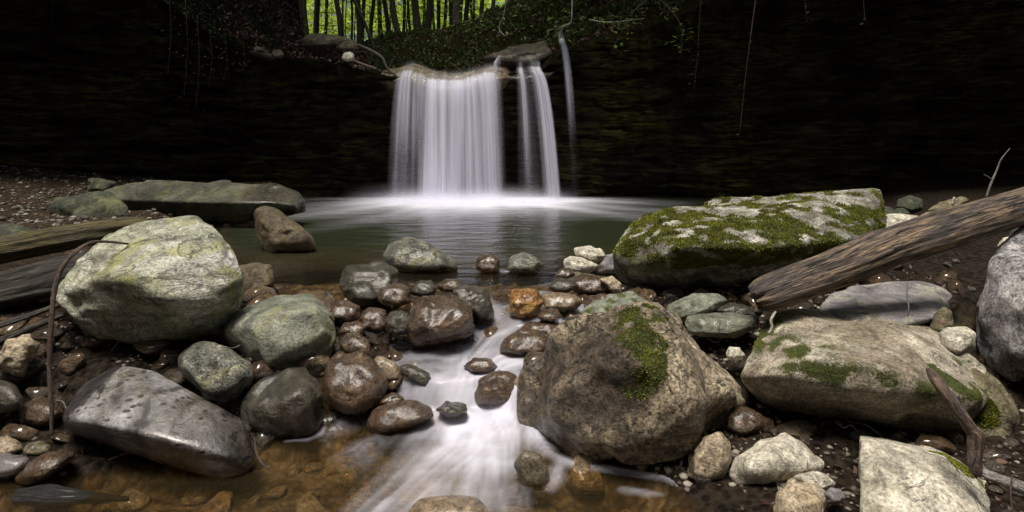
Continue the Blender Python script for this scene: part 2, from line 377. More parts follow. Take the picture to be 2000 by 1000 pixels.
# ------------------------------------------------------------------ rocks
_ico = {}
def ico(sub):
    if sub not in _ico:
        bm = bmesh.new(); bmesh.ops.create_icosphere(bm, subdivisions=sub, radius=1)
        V = np.array([v.co[:] for v in bm.verts]); Fc = np.array([[v.index for v in f.verts] for f in bm.faces]); bm.free()
        _ico[sub] = (V/np.linalg.norm(V,axis=1)[:,None], Fc)
    return _ico[sub]
def hull_planes(pts):
    bm = bmesh.new()
    for p in pts: bm.verts.new(p)
    bmesh.ops.convex_hull(bm, input=bm.verts[:])
    c = np.mean(pts, 0); N = []; H = []; A = []
    for f in bm.faces:
        f.normal_update(); n = np.array(f.normal[:]); h = n@(np.array(f.verts[0].co[:])-c)
        if f.calc_area() < 1e-9: continue
        if h < 0: n, h = -n, -h
        for k in range(len(N)):
            if N[k]@n > .992 and abs(H[k]-h) < .03*h: break
        else: N.append(n); H.append(max(h,1e-4))
    bm.free(); return c, np.array(N), np.array(H)
ROCKS = {}
def blob2(G, px, py, Y, r):
    q_ = P(px,py,Y); return np.hypot(G[:,0]/G[:,1]-q_[0]/Y, (G[:,2]-CZ)/G[:,1]-(q_[2]-CZ)/Y)*Y/r
def rock(key, label, outline, Y, mat, thick=.7, p=22, ridge=(), tb=.25, amp=.03, nf=2.2, seed=None, sub=5, group=None, cat='rock', name='rock',
         strata=None, attrs=None, moss=None, wetf=None, drkf=None, chips=.5, front=.28, cuts=None, bumps=(), facet=.8, ub=-.1):
    """outline: photo-traced; every point is carried to its own depth, the body gets real thickness behind and in front"""
    seed = seed if seed is not None else len(ROCKS)*3.7+1
    o = np.array(outline, float); cy = (o[:,1].min()+o[:,1].max())/2; hh = (o[:,1].max()-o[:,1].min())/2; cx = o[:,0].mean()
    wid = (o[:,0].max()-o[:,0].min())/F*Y; hei = 2*hh/F*Y; T = thick*min(wid, hei*1.6)
    pts = []
    yo = lambda py: T*(tb if py < cy else -ub)*(cy-py)/hh
    for px, py in o: pts.append(P(px, py, Y+yo(py)))
    for px, py in o: pts.append(P(cx+(px-cx)*.72, cy+(py-cy)*.72, Y+T*.55+yo(py)))
    if len(ridge):
        for r in ridge: pts.append(P(r[0], r[1], Y-r[2]))
    else:
        for px, py in o: pts.append(P(cx+(px-cx)*.62, cy+(py-cy)*.62, Y-T*front+yo(py)*.8))
    c, N, H = hull_planes(pts)
    rr_ = np.random.default_rng(int(seed*10)+5); PA = np.array(pts)-c
    nc = cuts if cuts is not None else (11 if p >= 18 else 6)
    for j in range(nc):
        n_ = rr_.normal(size=3); n_ /= np.linalg.norm(n_)
        N = np.vstack([N, n_]); H = np.append(H, (PA@n_).max()*rr_.uniform(.84,.97))
    p = max(p*2.4, 52) if p >= 18 else p*1.5
    D, Fc = ico(sub)
    ext = np.ptp(np.array(pts), 0); ext = ext/ext.max()
    D = D*np.maximum(ext, .35); D /= np.linalg.norm(D,axis=1)[:,None]
    K = np.clip(D@N.T, 0, None)/H
    r = (K**p).sum(1)**(-1/p)*1.015
    OP = np.array(pts[:len(o)])-c; ol = np.linalg.norm(OP,axis=1); od = OP/ol[:,None]
    rat = ol*((np.clip(od@N.T,0,None)/H)**p).sum(1)**(1/p)
    r = r*np.clip(np.percentile(rat,55),1,1.3)/1.015
    V = D*r[:,None]
    size = (wid*hei)**.5
    q = V/size*nf+seed
    d = fbm(q, 4, .5)*amp*size*2.0
    ch = fbm(q*1.7+9, 3, ridged=True); d = d+chips*amp*size*np.clip(ch,-1,1)
    if p > 20:      # broken facets: every patch of the surface has its own tilt and level
        Mf = 34; Sd = rr_.normal(size=(Mf,3)); Sd = Sd*np.maximum(ext,.35); Sd = V[np.argmax((Sd/np.linalg.norm(Sd,axis=1)[:,None])@D.T, 1)]
        Vw = V+size*.10*np.stack([fbm(q*1.6+41,3), fbm(q*1.6+61,3), fbm(q*1.6+81,3)],1)
        dd_ = np.linalg.norm(Vw[:,None,:]-Sd[None],axis=2)/size
        wgt = np.exp(-(dd_-dd_.min(1,keepdims=True))*55); wgt /= wgt.sum(1,keepdims=True)
        G_ = rr_.normal(size=(Mf,3))*.16; of = rr_.uniform(-1,1,Mf)*amp*size*facet
        loc = np.einsum('nkj,kj->nk', V[:,None,:]-Sd[None], G_)
        d = d*.55+(wgt*(np.clip(loc,-.04*size,.04*size)*facet+of)).sum(1)
    if strata:
        ax, fr, sa = strata; ax = np.array(ax,float); ax /= np.linalg.norm(ax)
        s = (V@ax)*fr/size+.6*fbm(q*.8+3, 3)
        tri = np.abs((s%1)-.5)*2
        d = d+sa*size*(smooth(.15,.5,tri)-.5)*(.5+.5*fbm(q*1.3+31,2))
    for bp_, br_, bh_, be_ in bumps:
        dist = np.linalg.norm(V+c-np.asarray(bp_),axis=1)/br_*(1+.35*fbm(q*4+2,3)); d = d+bh_*np.clip(1-dist,0,1)**be_
    d = d+.30*amp*size*fbm(q*5,4,.65)+.22*amp*size*np.clip(fbm(q*4+20,4,.6,ridged=True),-1,.4)
    V = V+D*d[:,None]
    at = {}
    G = V+c
    z = np.zeros(len(V))
    at['moss'] = moss(G, V, q) if moss else z
    at['wet'] = wetf(G, V, q) if wetf else z
    at['dark'] = drkf(G, V, q) if drkf else z
    ob = mk(name, G, Fc, M[mat], attrs=at, origin=c)
    tag(ob, label, cat, group)
    ROCKS[key] = dict(ob=ob, V=G, F=Fc, moss=at['moss'], c=c)
    return ob
def waterline_wet(h=.09, base=0.0):
    def f(G, V, q):
        w = wl(G[:,0], G[:,1]); return np.clip(smooth(h, h*.3, G[:,2]-w+.04*perlin(q*2))+base, 0, 1)
    return f
def px_of(G): return G[:,0]/G[:,1]*F+CX, HY+(CZ-G[:,2])/G[:,1]*F
def blob(G, at, r):   # a patch on the stone around a 3D point
    return np.linalg.norm(G-np.asarray(at), axis=1)/r

def m_slab(G,V,q):
    up = V[:,2]
    n = fbm(q*2.2+3, 4); nn = fbm(q*6+3, 3)
    x, z = G[:,0], G[:,2]
    return smooth(-.12,.22, n*1.1+nn*1.2+.14+.3*fbm(q*12,2)-.35*smooth(.50,.62,z))*smooth(.16,.30,z+.06*n)
rock('moss_slab','large boulder slab covered in green moss and white lichen beyond the driftwood log',
     [(1200,500),(1215,470),(1255,425),(1330,400),(1420,395),(1560,383),(1718,367),(1718,440),(1700,500),(1600,570),(1450,590),(1300,592),(1240,575),(1205,530)],
     4.35,'mossrock',thick=.75,p=26,tb=.35,amp=.016,nf=2.4,sub=6,cuts=4,moss=m_slab,cat='boulder',name='boulder',
     ub=.2,ridge=[(1215,495,.42),(1300,480,.62),(1450,485,.66),(1690,465,.34),(1400,560,.22),(1650,530,.2),(1300,560,.2)])
rock('cream','big pale cream boulder with yellow lichen, left of the stream',
     [(345,420),(375,425),(420,455),(455,505),(470,560),(455,610),(420,650),(360,680),(290,695),(225,690),(190,665),(140,630),(105,590),(110,560),(160,510),(220,460),(290,432)],
     3.42,'cream',thick=.85,p=26,tb=.3,amp=.030,sub=6,cat='boulder',name='boulder',strata=((.35,.1,.93),5.5,.030),
     ub=.1,ridge=[(130,585,.30),(230,560,.42),(330,560,.46),(425,560,.30),(425,480,.12),(300,640,.22),(400,620,.18),(220,640,.14),(330,450,-.1)])
def d_blue(G,V,q):
    s_ = G[:,0]+.35*G[:,2]+.02*perlin(q*2.5)
    return np.clip(.95*np.exp(-((s_+1.735)/.013)**2)+.8*np.exp(-((s_+1.60)/.009)**2)+smooth(.1,.45,fbm(q*2.6+9,4)+1.3*smooth(-1.95,-2.2,G[:,0])-.22)+.8*smooth(-.16,-.30,G[:,2]+.05*fbm(q*2,3)),0,1)
def w_blue(G,V,q):
    px = G[:,0]; return np.clip(.65*smooth(-1.64,-1.50,px+.08*fbm(q*2,3))+.7*smooth(-.28,-.40,G[:,2]),0,.9)
rock('blue','smooth blue grey boulder with dark drip marks and a wet shiny right end',
     [(120,815),(125,775),(170,735),(225,713),(300,728),(345,760),(400,790),(470,820),(495,855),(500,890),(470,925),(420,938),(370,920),(290,890),(200,865),(140,845)],
     2.74,'blue',thick=1.0,p=20,tb=.3,ub=-.2,amp=.016,nf=1.6,sub=6,cuts=5,facet=.15,drkf=d_blue,cat='boulder',name='boulder',wetf=w_blue,
     ridge=[(150,820,.15),(250,840,.22),(360,870,.25),(440,890,.22),(300,770,.05),(430,830,.1)])
rock('rough','rough tan boulder with a mossy peak, standing in the foam',
     [(1032,760),(1040,720),(1075,675),(1130,638),(1190,634),(1245,618),(1290,642),(1350,655),(1400,705),(1425,745),(1420,820),(1390,860),(1330,918),(1240,925),(1160,912),(1090,880),(1055,835)],
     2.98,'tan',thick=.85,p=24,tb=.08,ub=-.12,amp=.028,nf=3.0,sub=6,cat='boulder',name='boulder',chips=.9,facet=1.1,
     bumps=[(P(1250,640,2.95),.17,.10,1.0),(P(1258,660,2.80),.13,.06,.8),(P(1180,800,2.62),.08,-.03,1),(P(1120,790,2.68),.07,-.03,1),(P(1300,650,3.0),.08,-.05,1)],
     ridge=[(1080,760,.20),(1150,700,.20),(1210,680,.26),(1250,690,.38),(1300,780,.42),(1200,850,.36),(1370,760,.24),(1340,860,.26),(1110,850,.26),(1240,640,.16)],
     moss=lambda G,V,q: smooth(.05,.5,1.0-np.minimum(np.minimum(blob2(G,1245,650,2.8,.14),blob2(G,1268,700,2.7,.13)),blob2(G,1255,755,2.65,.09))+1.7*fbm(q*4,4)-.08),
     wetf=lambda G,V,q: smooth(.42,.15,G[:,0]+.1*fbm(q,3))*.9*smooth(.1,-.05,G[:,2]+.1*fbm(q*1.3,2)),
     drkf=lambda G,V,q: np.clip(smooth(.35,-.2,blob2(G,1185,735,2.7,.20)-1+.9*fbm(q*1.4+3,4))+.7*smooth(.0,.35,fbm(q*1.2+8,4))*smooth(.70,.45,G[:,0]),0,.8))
rock('big_right','massive brown grey boulder with a round hole and moss seam',
     [(1433,735),(1445,690),(1470,650),(1510,615),(1600,605),(1700,608),(1790,630),(1870,672),(1920,715),(1925,790),(1920,850),(1880,880),(1780,862),(1680,840),(1560,810),(1480,775)],
     2.95,'browngrey',thick=.85,p=24,tb=.5,amp=.022,nf=2.4,sub=6,cat='boulder',name='boulder',strata=((.25,.2,.95),4.0,.018),bumps=[(P(1683,634,2.86),.055,-.07,.6)],
     ub=.18,ridge=[(1450,715,.20),(1540,715,.34),(1700,745,.44),(1850,770,.40),(1905,770,.26),(1600,640,-.18),(1760,655,-.12),(1560,780,.10),(1750,835,.10),(1880,850,.12)],
     moss=lambda G,V,q: .85*smooth(.12,-.05,np.abs(G[:,2]-(-.02-.14*(G[:,0]-1.35))+.05*fbm(q*2,3)-.02)-.035)*smooth(-.15,.25,fbm(q*3+1,3)+.1)+.8*smooth(.3,0,blob(G,P(1850,715,2.7),.10)-.6+.8*fbm(q*5,2))*1.0)
rock('right_tail','rounded olive brown boulder with a moss patch behind the brown branch',
     [(1895,715),(1925,725),(1965,760),(1990,800),(1997,840),(1985,875),(1960,895),(1910,890),(1890,850),(1885,770)],
     2.92,'olive',thick=1.2,p=16,amp=.02,sub=5,cat='boulder',name='boulder',
     moss=lambda G,V,q: smooth(.35,0,blob(G,P(1935,805,2.78),.11)-.6+.7*fbm(q*3,3)))
rock('far_right','lilac grey rugged boulder cut by the right edge of the picture',
     [(1910,610),(1925,550),(1950,490),(1990,455),(2060,430),(2150,450),(2180,600),(2150,740),(2050,790),(1985,745),(1930,700),(1912,655)],
     3.25,'lilac',thick=.8,p=22,amp=.035,nf=2.6,sub=6,cat='boulder',name='boulder',ridge=[(1940,620,.12),(1980,560,.22),(2060,560,.32),(1975,700,.25),(2080,720,.3)])
rock('green_block','angular grey green boulder between the cream boulder and the brown stones',
     [(425,635),(480,595),(545,574),(610,576),(635,600),(660,635),(663,670),(640,710),(560,735),(525,741),(490,715),(465,690),(440,660)],
     3.38,'greygreen',thick=1.0,p=26,tb=.5,amp=.012,sub=6,cat='boulder',name='boulder',
     ridge=[(455,650,.12),(490,632,.22),(560,612,.22),(620,612,.18),(640,650,.2),(560,690,.30),(520,715,.24),(610,700,.2)])
rock('mottled','mottled grey green stone below the angular green boulder',
     [(342,690),(365,670),(400,665),(450,680),(485,710),(493,740),(480,765),(440,778),(395,775),(372,740),(345,715)],3.05,'mottled',thick=.9,p=18,amp=.03,sub=5)
rock('dark_glossy','wet dark brown stone with shiny flank beside the smooth grey boulder',
     [(475,790),(500,755),(560,725),(595,720),(620,745),(633,790),(630,835),(600,858),(530,862),(490,845),(476,820)],2.98,'darkwet',thick=.9,p=18,amp=.035,sub=5,
     ridge=[(520,800,.15),(590,770,.16),(560,830,.18),(610,800,.12),(500,820,.1)])
rock('round_brown','rounded glossy brown stone overhanging the lower stream',
     [(628,745),(635,705),(665,687),(700,690),(735,705),(755,740),(748,775),(715,805),(670,818),(640,800)],3.1,'brown',thick=1.0,p=14,amp=.03,sub=5)
rock('small_knob','small glossy brown stone on top of the rounded brown stone',
     [(663,672),(675,652),(700,650),(725,670),(731,690),(715,704),(685,695),(668,685)],3.28,'brown',thick=1,p=14,amp=.03,sub=4)
rock('brown_mid','broad wet brown stone in the middle of the upper rapids',
     [(795,640),(800,600),(830,582),(880,578),(915,590),(933,620),(930,650),(890,665),(830,675),(800,662)],3.5,'brown',thick=1,p=18,amp=.04,sub=5,chips=.9)
rock('black_block','dark blocky wet stone with wavy top at the pool outlet',
     [(667,540),(680,518),(730,510),(765,514),(778,535),(780,570),(765,592),(720,600),(680,592),(668,565)],3.95,'darkwet',thick=1,p=24,amp=.03,sub=5,strata=((0,.2,1),4,.03))
rock('pool_stone','smooth veined green grey stone at the near edge of the pool',
     [(748,500),(765,475),(800,467),(845,480),(880,505),(893,526),(860,534),(800,532),(760,525)],4.95,'mottled',thick=1,p=16,amp=.025,sub=5,wetf=waterline_wet(.06,.2))
rock('gold','glossy golden brown stone in the upper rapids',
     [(991,590),(1000,568),(1025,562),(1050,568),(1060,595),(1050,615),(1025,623),(998,612)],3.75,'golden',thick=1,p=18,amp=.04,sub=5)
rock('gold_side','dark jagged wet stone left of the golden stone',
     [(885,565),(910,560),(945,567),(962,590),(962,615),(940,622),(905,605),(888,585)],3.72,'darkwet',thick=1,p=20,amp=.06,sub=5)
rock('white_wet','pale wet stone right of the golden stone',
     [(1060,580),(1075,570),(1115,572),(1135,585),(1128,600),(1095,608),(1065,602)],3.78,'tan2',thick=1,p=14,amp=.04,sub=4,wetf=lambda G,V,q: V[:,0]*0+.9)
rock('mid_stream','glossy brown stone with water flowing round both sides',
     [(978,685),(985,662),(1020,642),(1055,645),(1075,665),(1075,690),(1040,697),(995,696)],3.42,'brown',thick=1,p=14,amp=.03,sub=5)
rock('fall_stone','brown stone half veiled by the lower cascade',
     [(928,770),(940,740),(975,722),(1010,735),(1015,770),(1005,795),(955,798),(932,790)],3.14,'brown',thick=.7,p=14,amp=.03,sub=5)
rock('fall_stone2','pale tan stone veiled by water against the rough tan boulder',
     [(1003,745),(1020,728),(1045,735),(1050,770),(1035,800),(1008,795)],3.12,'tan2',thick=.8,p=14,amp=.03,sub=4,wetf=lambda G,V,q: V[:,0]*0+.8)
for k_, (o_, Y_, m_, lab_) in enumerate([
  ([(1015,650),(1030,632),(1065,628),(1100,640),(1100,660),(1060,668)],3.55,'brown','wet brown stone in the upper current beside the ridged green stone'),
  ([(905,715),(925,698),(960,700),(975,718),(950,730),(915,728)],3.28,'brown','small brown stone breaking the white water mid stream'),
  ([(1075,700),(1085,680),(1105,685),(1105,710),(1085,716)],3.25,'darkwet','small dark stone against the left shoulder of the rough tan boulder'),
  ([(850,800),(870,785),(905,788),(915,806),(880,815)],3.02,'darkwet','low dark stone at the edge of the small cascade'),
  ([(735,790),(745,772),(775,768),(792,780),(780,792)],3.06,'brown','small brown stone behind the flat washed stone')]):
    rock('in%d'%k_, lab_, o_, Y_, m_, thick=1, p=18, amp=.05, sub=4, name='cobble', cat='stone')
rock('slick','flat glossy stone washed by the stream under the rounded brown stone',
     [(718,830),(730,800),(765,785),(810,782),(840,795),(845,815),(800,835),(740,850)],2.98,'brown',thick=.8,p=12,amp=.025,sub=5)
rock('slant','slanting dark brown stone poking out of the white water',
     [(780,714),(800,712),(835,728),(852,752),(845,765),(815,750),(785,730)],3.2,'darkwet',thick=.6,p=14,amp=.03,sub=4)
rock('pale_wet','pale wet stone right of the rounded brown stone',
     [(725,705),(745,696),(780,715),(785,745),(760,750),(735,735)],3.22,'tan2',thick=.7,p=12,amp=.03,sub=4,wetf=lambda G,V,q: V[:,0]*0+.7)
rock('bottom_stone','smooth tan stone cut by the bottom edge under the white water',
     [(800,1000),(825,975),(880,966),(930,974),(960,998),(950,1040),(880,1060),(810,1045)],2.28,'tan2',thick=.8,p=12,amp=.02,sub=5,wetf=lambda G,V,q: V[:,0]*0+.8)
rock('sunk_stone','brown stone just under the stream surface left of the foam line',
     [(1005,905),(1020,880),(1055,890),(1072,925),(1060,955),(1025,950)],2.5,'olive',thick=.6,p=12,amp=.03,sub=4,wetf=lambda G,V,q: V[:,0]*0+.6)
rock('ridge_green','ridged grey green stone with yellow lichen behind the rough tan boulder',
     [(1130,650),(1145,605),(1190,577),(1235,569),(1262,590),(1293,620),(1290,645),(1230,665),(1160,668)],3.55,'greygreen',thick=.9,p=26,amp=.04,sub=5,strata=((.3,.2,.9),3,.05),
     moss=lambda G,V,q: .55*smooth(.1,.5,fbm(q*2,3)+.2))
rock('slat1','smooth flat olive stone under the moss covered slab',
     [(1296,612),(1310,592),(1350,576),(1400,574),(1421,585),(1400,605),(1330,628),(1300,630)],3.6,'greygreen',thick=.8,p=18,amp=.015,sub=5)
rock('slat2','flat dark green stone with pink left end lying near the log tip',
     [(1341,628),(1352,615),(1420,612),(1483,620),(1475,640),(1430,660),(1370,657),(1345,645)],3.35,'greygreen',thick=1,p=22,amp=.02,sub=5,wetf=lambda G,V,q: V[:,0]*0+.4)
rock('slat3','dark flat stone tucked under the tip of the log',
     [(1400,605),(1420,588),(1465,600),(1478,618),(1440,625),(1405,618)],3.55,'darkwet',thick=.9,p=18,amp=.02,sub=4)
rock('purple','smooth purple grey slab shaded beneath the driftwood log',
     [(1600,610),(1620,580),(1680,556),(1760,548),(1835,553),(1856,575),(1852,605),(1830,636),(1760,660),(1620,650)],3.5,'purple',thick=.9,p=18,tb=.9,amp=.010,sub=5,cat='boulder',name='boulder',ridge=[(1620,625,.2),(1740,640,.25),(1820,620,.2)])
rock('white_cap','small bright white stone behind the massive brown grey boulder',
     [(1835,650),(1850,640),(1885,638),(1905,650),(1903,680),(1870,700),(1840,680)],3.1,'pale',thick=1,p=16,amp=.01,sub=4)
rock('upright_brown','upright brown stone holding a dead red leaf',
     [(1815,650),(1825,615),(1842,598),(1858,608),(1863,640),(1850,655)],3.3,'olive',thick=.9,p=16,amp=.02,sub=4)
rock('shade_brown','dark brown stone in shadow between the slab and the rugged lilac boulder',
     [(1858,660),(1862,605),(1885,585),(1908,600),(1912,650),(1900,670)],3.45,'farbrown',thick=.9,p=16,amp=.02,sub=4)
rock('flat_slab','flat pale slab tilted up at the bottom right corner',
     [(1683,852),(1730,855),(1850,888),(1925,940),(1960,1010),(1960,1060),(1695,1060),(1683,960)],2.42,'pale',thick=.35,p=34,tb=1.3,amp=.012,sub=6,cat='slab',name='slab',
     ridge=[(1695,870,.02),(1840,900,.03),(1690,1030,.3),(1940,1040,.3)],
     moss=lambda G,V,q: .9*smooth(.35,0,blob(G,P(1880,890,2.45),.13)-.6+.7*fbm(q*4,3)))
rock('pale_wedge','pale cream wedge stone between the rough boulder and the flat slab',
     [(1425,925),(1440,890),(1480,862),(1530,852),(1570,875),(1597,905),(1590,930),(1530,945),(1465,955),(1430,945)],2.5,'pale',thick=.8,p=24,amp=.03,sub=5,ridge=[(1460,920,.1),(1520,895,.12),(1570,915,.1),(1500,935,.1)])
rock('amber','smooth amber brown stone leaning on the rough tan boulder in the foam',
     [(1342,935),(1350,895),(1375,855),(1405,845),(1427,865),(1428,900),(1410,935),(1375,950)],2.52,'tan2',thick=.9,p=14,amp=.02,sub=5,wetf=lambda G,V,q: .3+smooth(-.36,-.42,G[:,2])*.6)
rock('lump','lumpy olive tan stone at the bottom edge beside the pale wedge stone',
     [(1505,1000),(1520,965),(1555,940),(1590,945),(1620,975),(1625,1010),(1600,1045),(1530,1045)],2.28,'tan2',thick=.9,p=18,amp=.05,sub=5)
rock('mini_slate','small purple grey pebble with a pale vein near the flat slab',
     [(1609,965),(1622,953),(1640,955),(1652,972),(1640,985),(1615,982)],2.22,'purple',thick=.7,p=14,amp=.02,sub=4)
rock('wedge_low','pale stone lying low in front of the pale wedge stone',
     [(1545,930),(1570,918),(1610,925),(1635,945),(1620,960),(1570,950)],2.4,'pale',thick=.7,p=16,amp=.02,sub=4)
rock('small_a','round brown stone in shade left of the massive boulder base',
     [(1420,840),(1425,805),(1450,797),(1485,810),(1493,835),(1470,852),(1435,852)],2.82,'brown',thick=.9,p=14,amp=.03,sub=4)
rock('small_b','dark stone in deep shade under the massive boulder',
     [(1505,865),(1520,830),(1560,822),(1600,835),(1605,865),(1560,880)],2.8,'farbrown',thick=.9,p=14,amp=.03,sub=4)
rock('brick_red','red brown pebble beside the log tip',[(1418,690),(1425,678),(1445,680),(1455,695),(1440,705),(1422,702)],3.1,'pale',thick=.8,p=14,amp=.03,sub=4)
rock('pool_top1','pale cream flat stone topping the pair at the pool outlet',
     [(1120,482),(1150,480),(1175,488),(1184,500),(1168,515),(1140,508),(1122,498)],4.75,'pale',thick=.8,p=24,amp=.025,sub=4)
rock('pool_top2','pale flat stone under its twin at the pool outlet',
     [(1101,505),(1112,499),(1140,506),(1168,518),(1162,530),(1130,536),(1103,526)],4.65,'pale',thick=.8,p=24,amp=.025,sub=4,wetf=waterline_wet(.05))
rock('pool_top3','purple brown stone wedged against the mossy slab at the pool outlet',
     [(1165,520),(1180,500),(1200,495),(1215,510),(1210,534),(1170,534)],4.75,'purple',thick=.8,p=18,amp=.03,sub=4)
rock('outlet_a','small wet brown stone standing second from left along the pool edge',
     [(928,525),(935,503),(955,497),(974,505),(975,530),(950,535)],4.85,'brown',thick=1,p=14,amp=.05,sub=4)
rock('outlet_b','dark pointed stone in the middle of the pool edge',
     [(988,528),(1000,503),(1022,492),(1045,502),(1062,515),(1052,532),(1010,533)],4.8,'mottled',thick=1,p=18,amp=.03,sub=4,wetf=waterline_wet(.06))
for k_, (o_, Y_, m_, lab_) in enumerate([
  ([(735,590),(742,562),(770,552),(800,562),(803,590),(770,602)],3.78,'brown','round wet brown cobble wedged between the black block and the broad brown stone'),
  ([(700,640),(705,612),(728,600),(752,608),(758,640),(730,652)],3.55,'brown','wet red brown cobble in front of the black block'),
  ([(803,572),(812,552),(838,548),(850,560),(848,576),(820,580)],3.85,'darkwet','small dark knob standing behind the broad brown stone'),
  ([(640,622),(650,595),(680,588),(702,600),(703,622),(672,632)],3.6,'brown','shiny brown cobble right of the angular green block'),
  ([(660,650),(672,630),(700,626),(716,640),(708,656),(680,660)],3.42,'brown','small shiny cobble perched above the knobbly brown stone'),
  ([(752,640),(762,612),(785,605),(800,622),(798,650),(770,658)],3.48,'darkwet','dark wet cobble against the left side of the broad brown stone'),
  ([(855,558),(870,545),(895,546),(905,560),(888,570),(862,570)],3.9,'brown','low brown cobble behind the jagged dark stone'),
  ([(1070,560),(1085,545),(1115,545),(1130,558),(1110,572),(1080,570)],3.95,'darkwet','dark crusty cobble behind the pale wet stone'),
  ([(1140,600),(1150,580),(1180,575),(1205,588),(1200,606),(1165,612)],3.75,'brown','flat brown cobble behind the ridged green stone'),
  ([(1050,618),(1062,604),(1088,603),(1098,618),(1080,632),(1058,630)],3.6,'brown','small brown cobble just below the pale wet stone'),
  ([(1085,540),(1095,525),(1112,522),(1122,535),(1110,545)],4.35,'brown','small wet cobble left of the pale twin stones'),
  ([(560,598),(575,585),(600,588),(606,600),(585,606)],3.9,'darkwet','small dark cobble behind the angular green block')]):
    rock('dam%d'%k_, lab_, o_, Y_, m_, thick=1, p=16, amp=.045, sub=4, name='cobble', cat='stone')
rock('tiny_drop','tiny dark pebble on the water below the pale twin stones',[(1114,536),(1125,530),(1137,534),(1137,541),(1116,541)],4.5,'olive',thick=.8,p=12,amp=.02,sub=3)
rock('brown_flat','broad flat brown stone awash in front of the mossy slab',
     [(1100,550),(1140,535),(1195,545),(1212,565),(1190,578),(1130,575)],4.1,'brown',thick=1,p=14,amp=.02,sub=4)
rock('tan_edge','tan stone tight against the left foot of the mossy slab',
     [(1170,545),(1195,540),(1213,555),(1213,573),(1195,570)],3.98,'tan2',thick=.8,p=14,amp=.02,sub=4)
rock('behind_cream','squarish brown stone peeping out behind the cream boulder',
     [(466,520),(495,515),(527,520),(535,540),(533,562),(500,572),(470,575)],4.2,'farbrown',thick=1,p=24,amp=.03,sub=5)
rock('pool_stand','brown leaning stone standing in the green pool',
     [(497,440),(505,412),(520,405),(545,412),(580,440),(612,465),(620,480),(580,490),(530,492),(508,475)],5.85,'farbrown',thick=.8,p=16,amp=.015,sub=5)
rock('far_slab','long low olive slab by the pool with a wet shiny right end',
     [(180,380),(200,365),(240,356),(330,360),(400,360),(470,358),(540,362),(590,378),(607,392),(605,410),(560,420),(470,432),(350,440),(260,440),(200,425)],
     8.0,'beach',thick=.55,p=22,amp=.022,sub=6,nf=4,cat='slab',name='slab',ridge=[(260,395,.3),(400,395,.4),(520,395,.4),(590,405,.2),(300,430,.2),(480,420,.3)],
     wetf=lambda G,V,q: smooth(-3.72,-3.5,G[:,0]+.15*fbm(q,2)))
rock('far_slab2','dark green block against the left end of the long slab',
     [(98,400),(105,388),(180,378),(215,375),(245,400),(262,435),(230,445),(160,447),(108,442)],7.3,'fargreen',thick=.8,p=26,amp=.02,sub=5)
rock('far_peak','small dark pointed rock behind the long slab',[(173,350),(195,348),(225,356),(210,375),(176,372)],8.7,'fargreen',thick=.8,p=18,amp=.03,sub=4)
rock('left_edge1','pale knobbly stone under the dark planks at the left edge',
     [(2,690),(15,665),(40,655),(60,650),(72,670),(55,700),(45,728),(10,730),(0,715)],3.05,'tan2',thick=.9,p=16,amp=.07,sub=5)
rock('left_edge2','dark rounded wet stone at the left edge',
     [(-30,800),(-30,755),(0,742),(30,752),(45,780),(38,797),(0,808)],2.85,'darkwet',thick=1,p=12,amp=.02,sub=4)
rock('left_edge3','shiny red brown stone between the hanging root and the left edge',
     [(40,825),(45,790),(75,775),(110,785),(125,810),(105,832),(60,835)],2.9,'brown',thick=1,p=14,amp=.03,sub=4)
for k_, (o_, lab_) in enumerate([
  ([(-40,888),(-20,858),(15,852),(43,866),(46,880),(20,892),(-20,896)],'tan flat stone at the far left of the stones by the hanging root'),
  ([(43,880),(55,865),(80,862),(98,870),(98,884),(70,893),(45,890)],'grey brown flat stone second from left of the stones below the hanging root'),
  ([(100,868),(115,859),(135,858),(141,868),(135,878),(105,878)],'small brown flat stone touching the smooth grey boulder'),
  ([(-40,930),(-30,895),(10,886),(50,890),(60,905),(35,925),(-10,935)],'purple brown flat stone at the left edge above the water'),
  ([(33,935),(55,905),(100,880),(140,878),(146,890),(120,915),(80,940),(45,945)],'large orange brown stone reaching the water at lower left')]):
    rock('ll%d'%k_, lab_, o_, F*1.44/(max(a_[1] for a_ in o_)-300)+.03, ['tan2','olive','brown','purple','brown'][k_], thick=.9, p=14, amp=.02, sub=4, wetf=lambda G,V,q: V[:,0]*0+.45)
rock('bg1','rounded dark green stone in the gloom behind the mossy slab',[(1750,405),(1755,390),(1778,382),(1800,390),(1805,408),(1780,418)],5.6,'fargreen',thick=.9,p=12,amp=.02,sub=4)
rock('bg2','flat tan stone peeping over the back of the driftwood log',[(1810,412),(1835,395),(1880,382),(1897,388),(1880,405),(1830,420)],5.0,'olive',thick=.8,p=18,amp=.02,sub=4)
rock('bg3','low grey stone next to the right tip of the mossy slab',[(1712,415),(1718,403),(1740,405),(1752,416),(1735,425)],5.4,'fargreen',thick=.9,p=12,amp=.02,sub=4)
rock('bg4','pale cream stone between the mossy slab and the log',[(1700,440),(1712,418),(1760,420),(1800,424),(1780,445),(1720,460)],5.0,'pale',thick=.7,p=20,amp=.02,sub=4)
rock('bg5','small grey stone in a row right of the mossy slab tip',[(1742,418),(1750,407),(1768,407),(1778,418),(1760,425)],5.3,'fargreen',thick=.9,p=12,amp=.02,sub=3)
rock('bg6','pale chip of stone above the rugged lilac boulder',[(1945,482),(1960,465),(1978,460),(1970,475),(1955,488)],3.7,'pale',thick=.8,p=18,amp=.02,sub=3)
rock('bg7','mossy dark stone filling the corner above the rugged lilac boulder',[(1960,480),(1985,440),(2050,400),(2120,420),(2100,500),(1990,510)],3.9,'fargreen',thick=.8,p=18,amp=.03,sub=4)
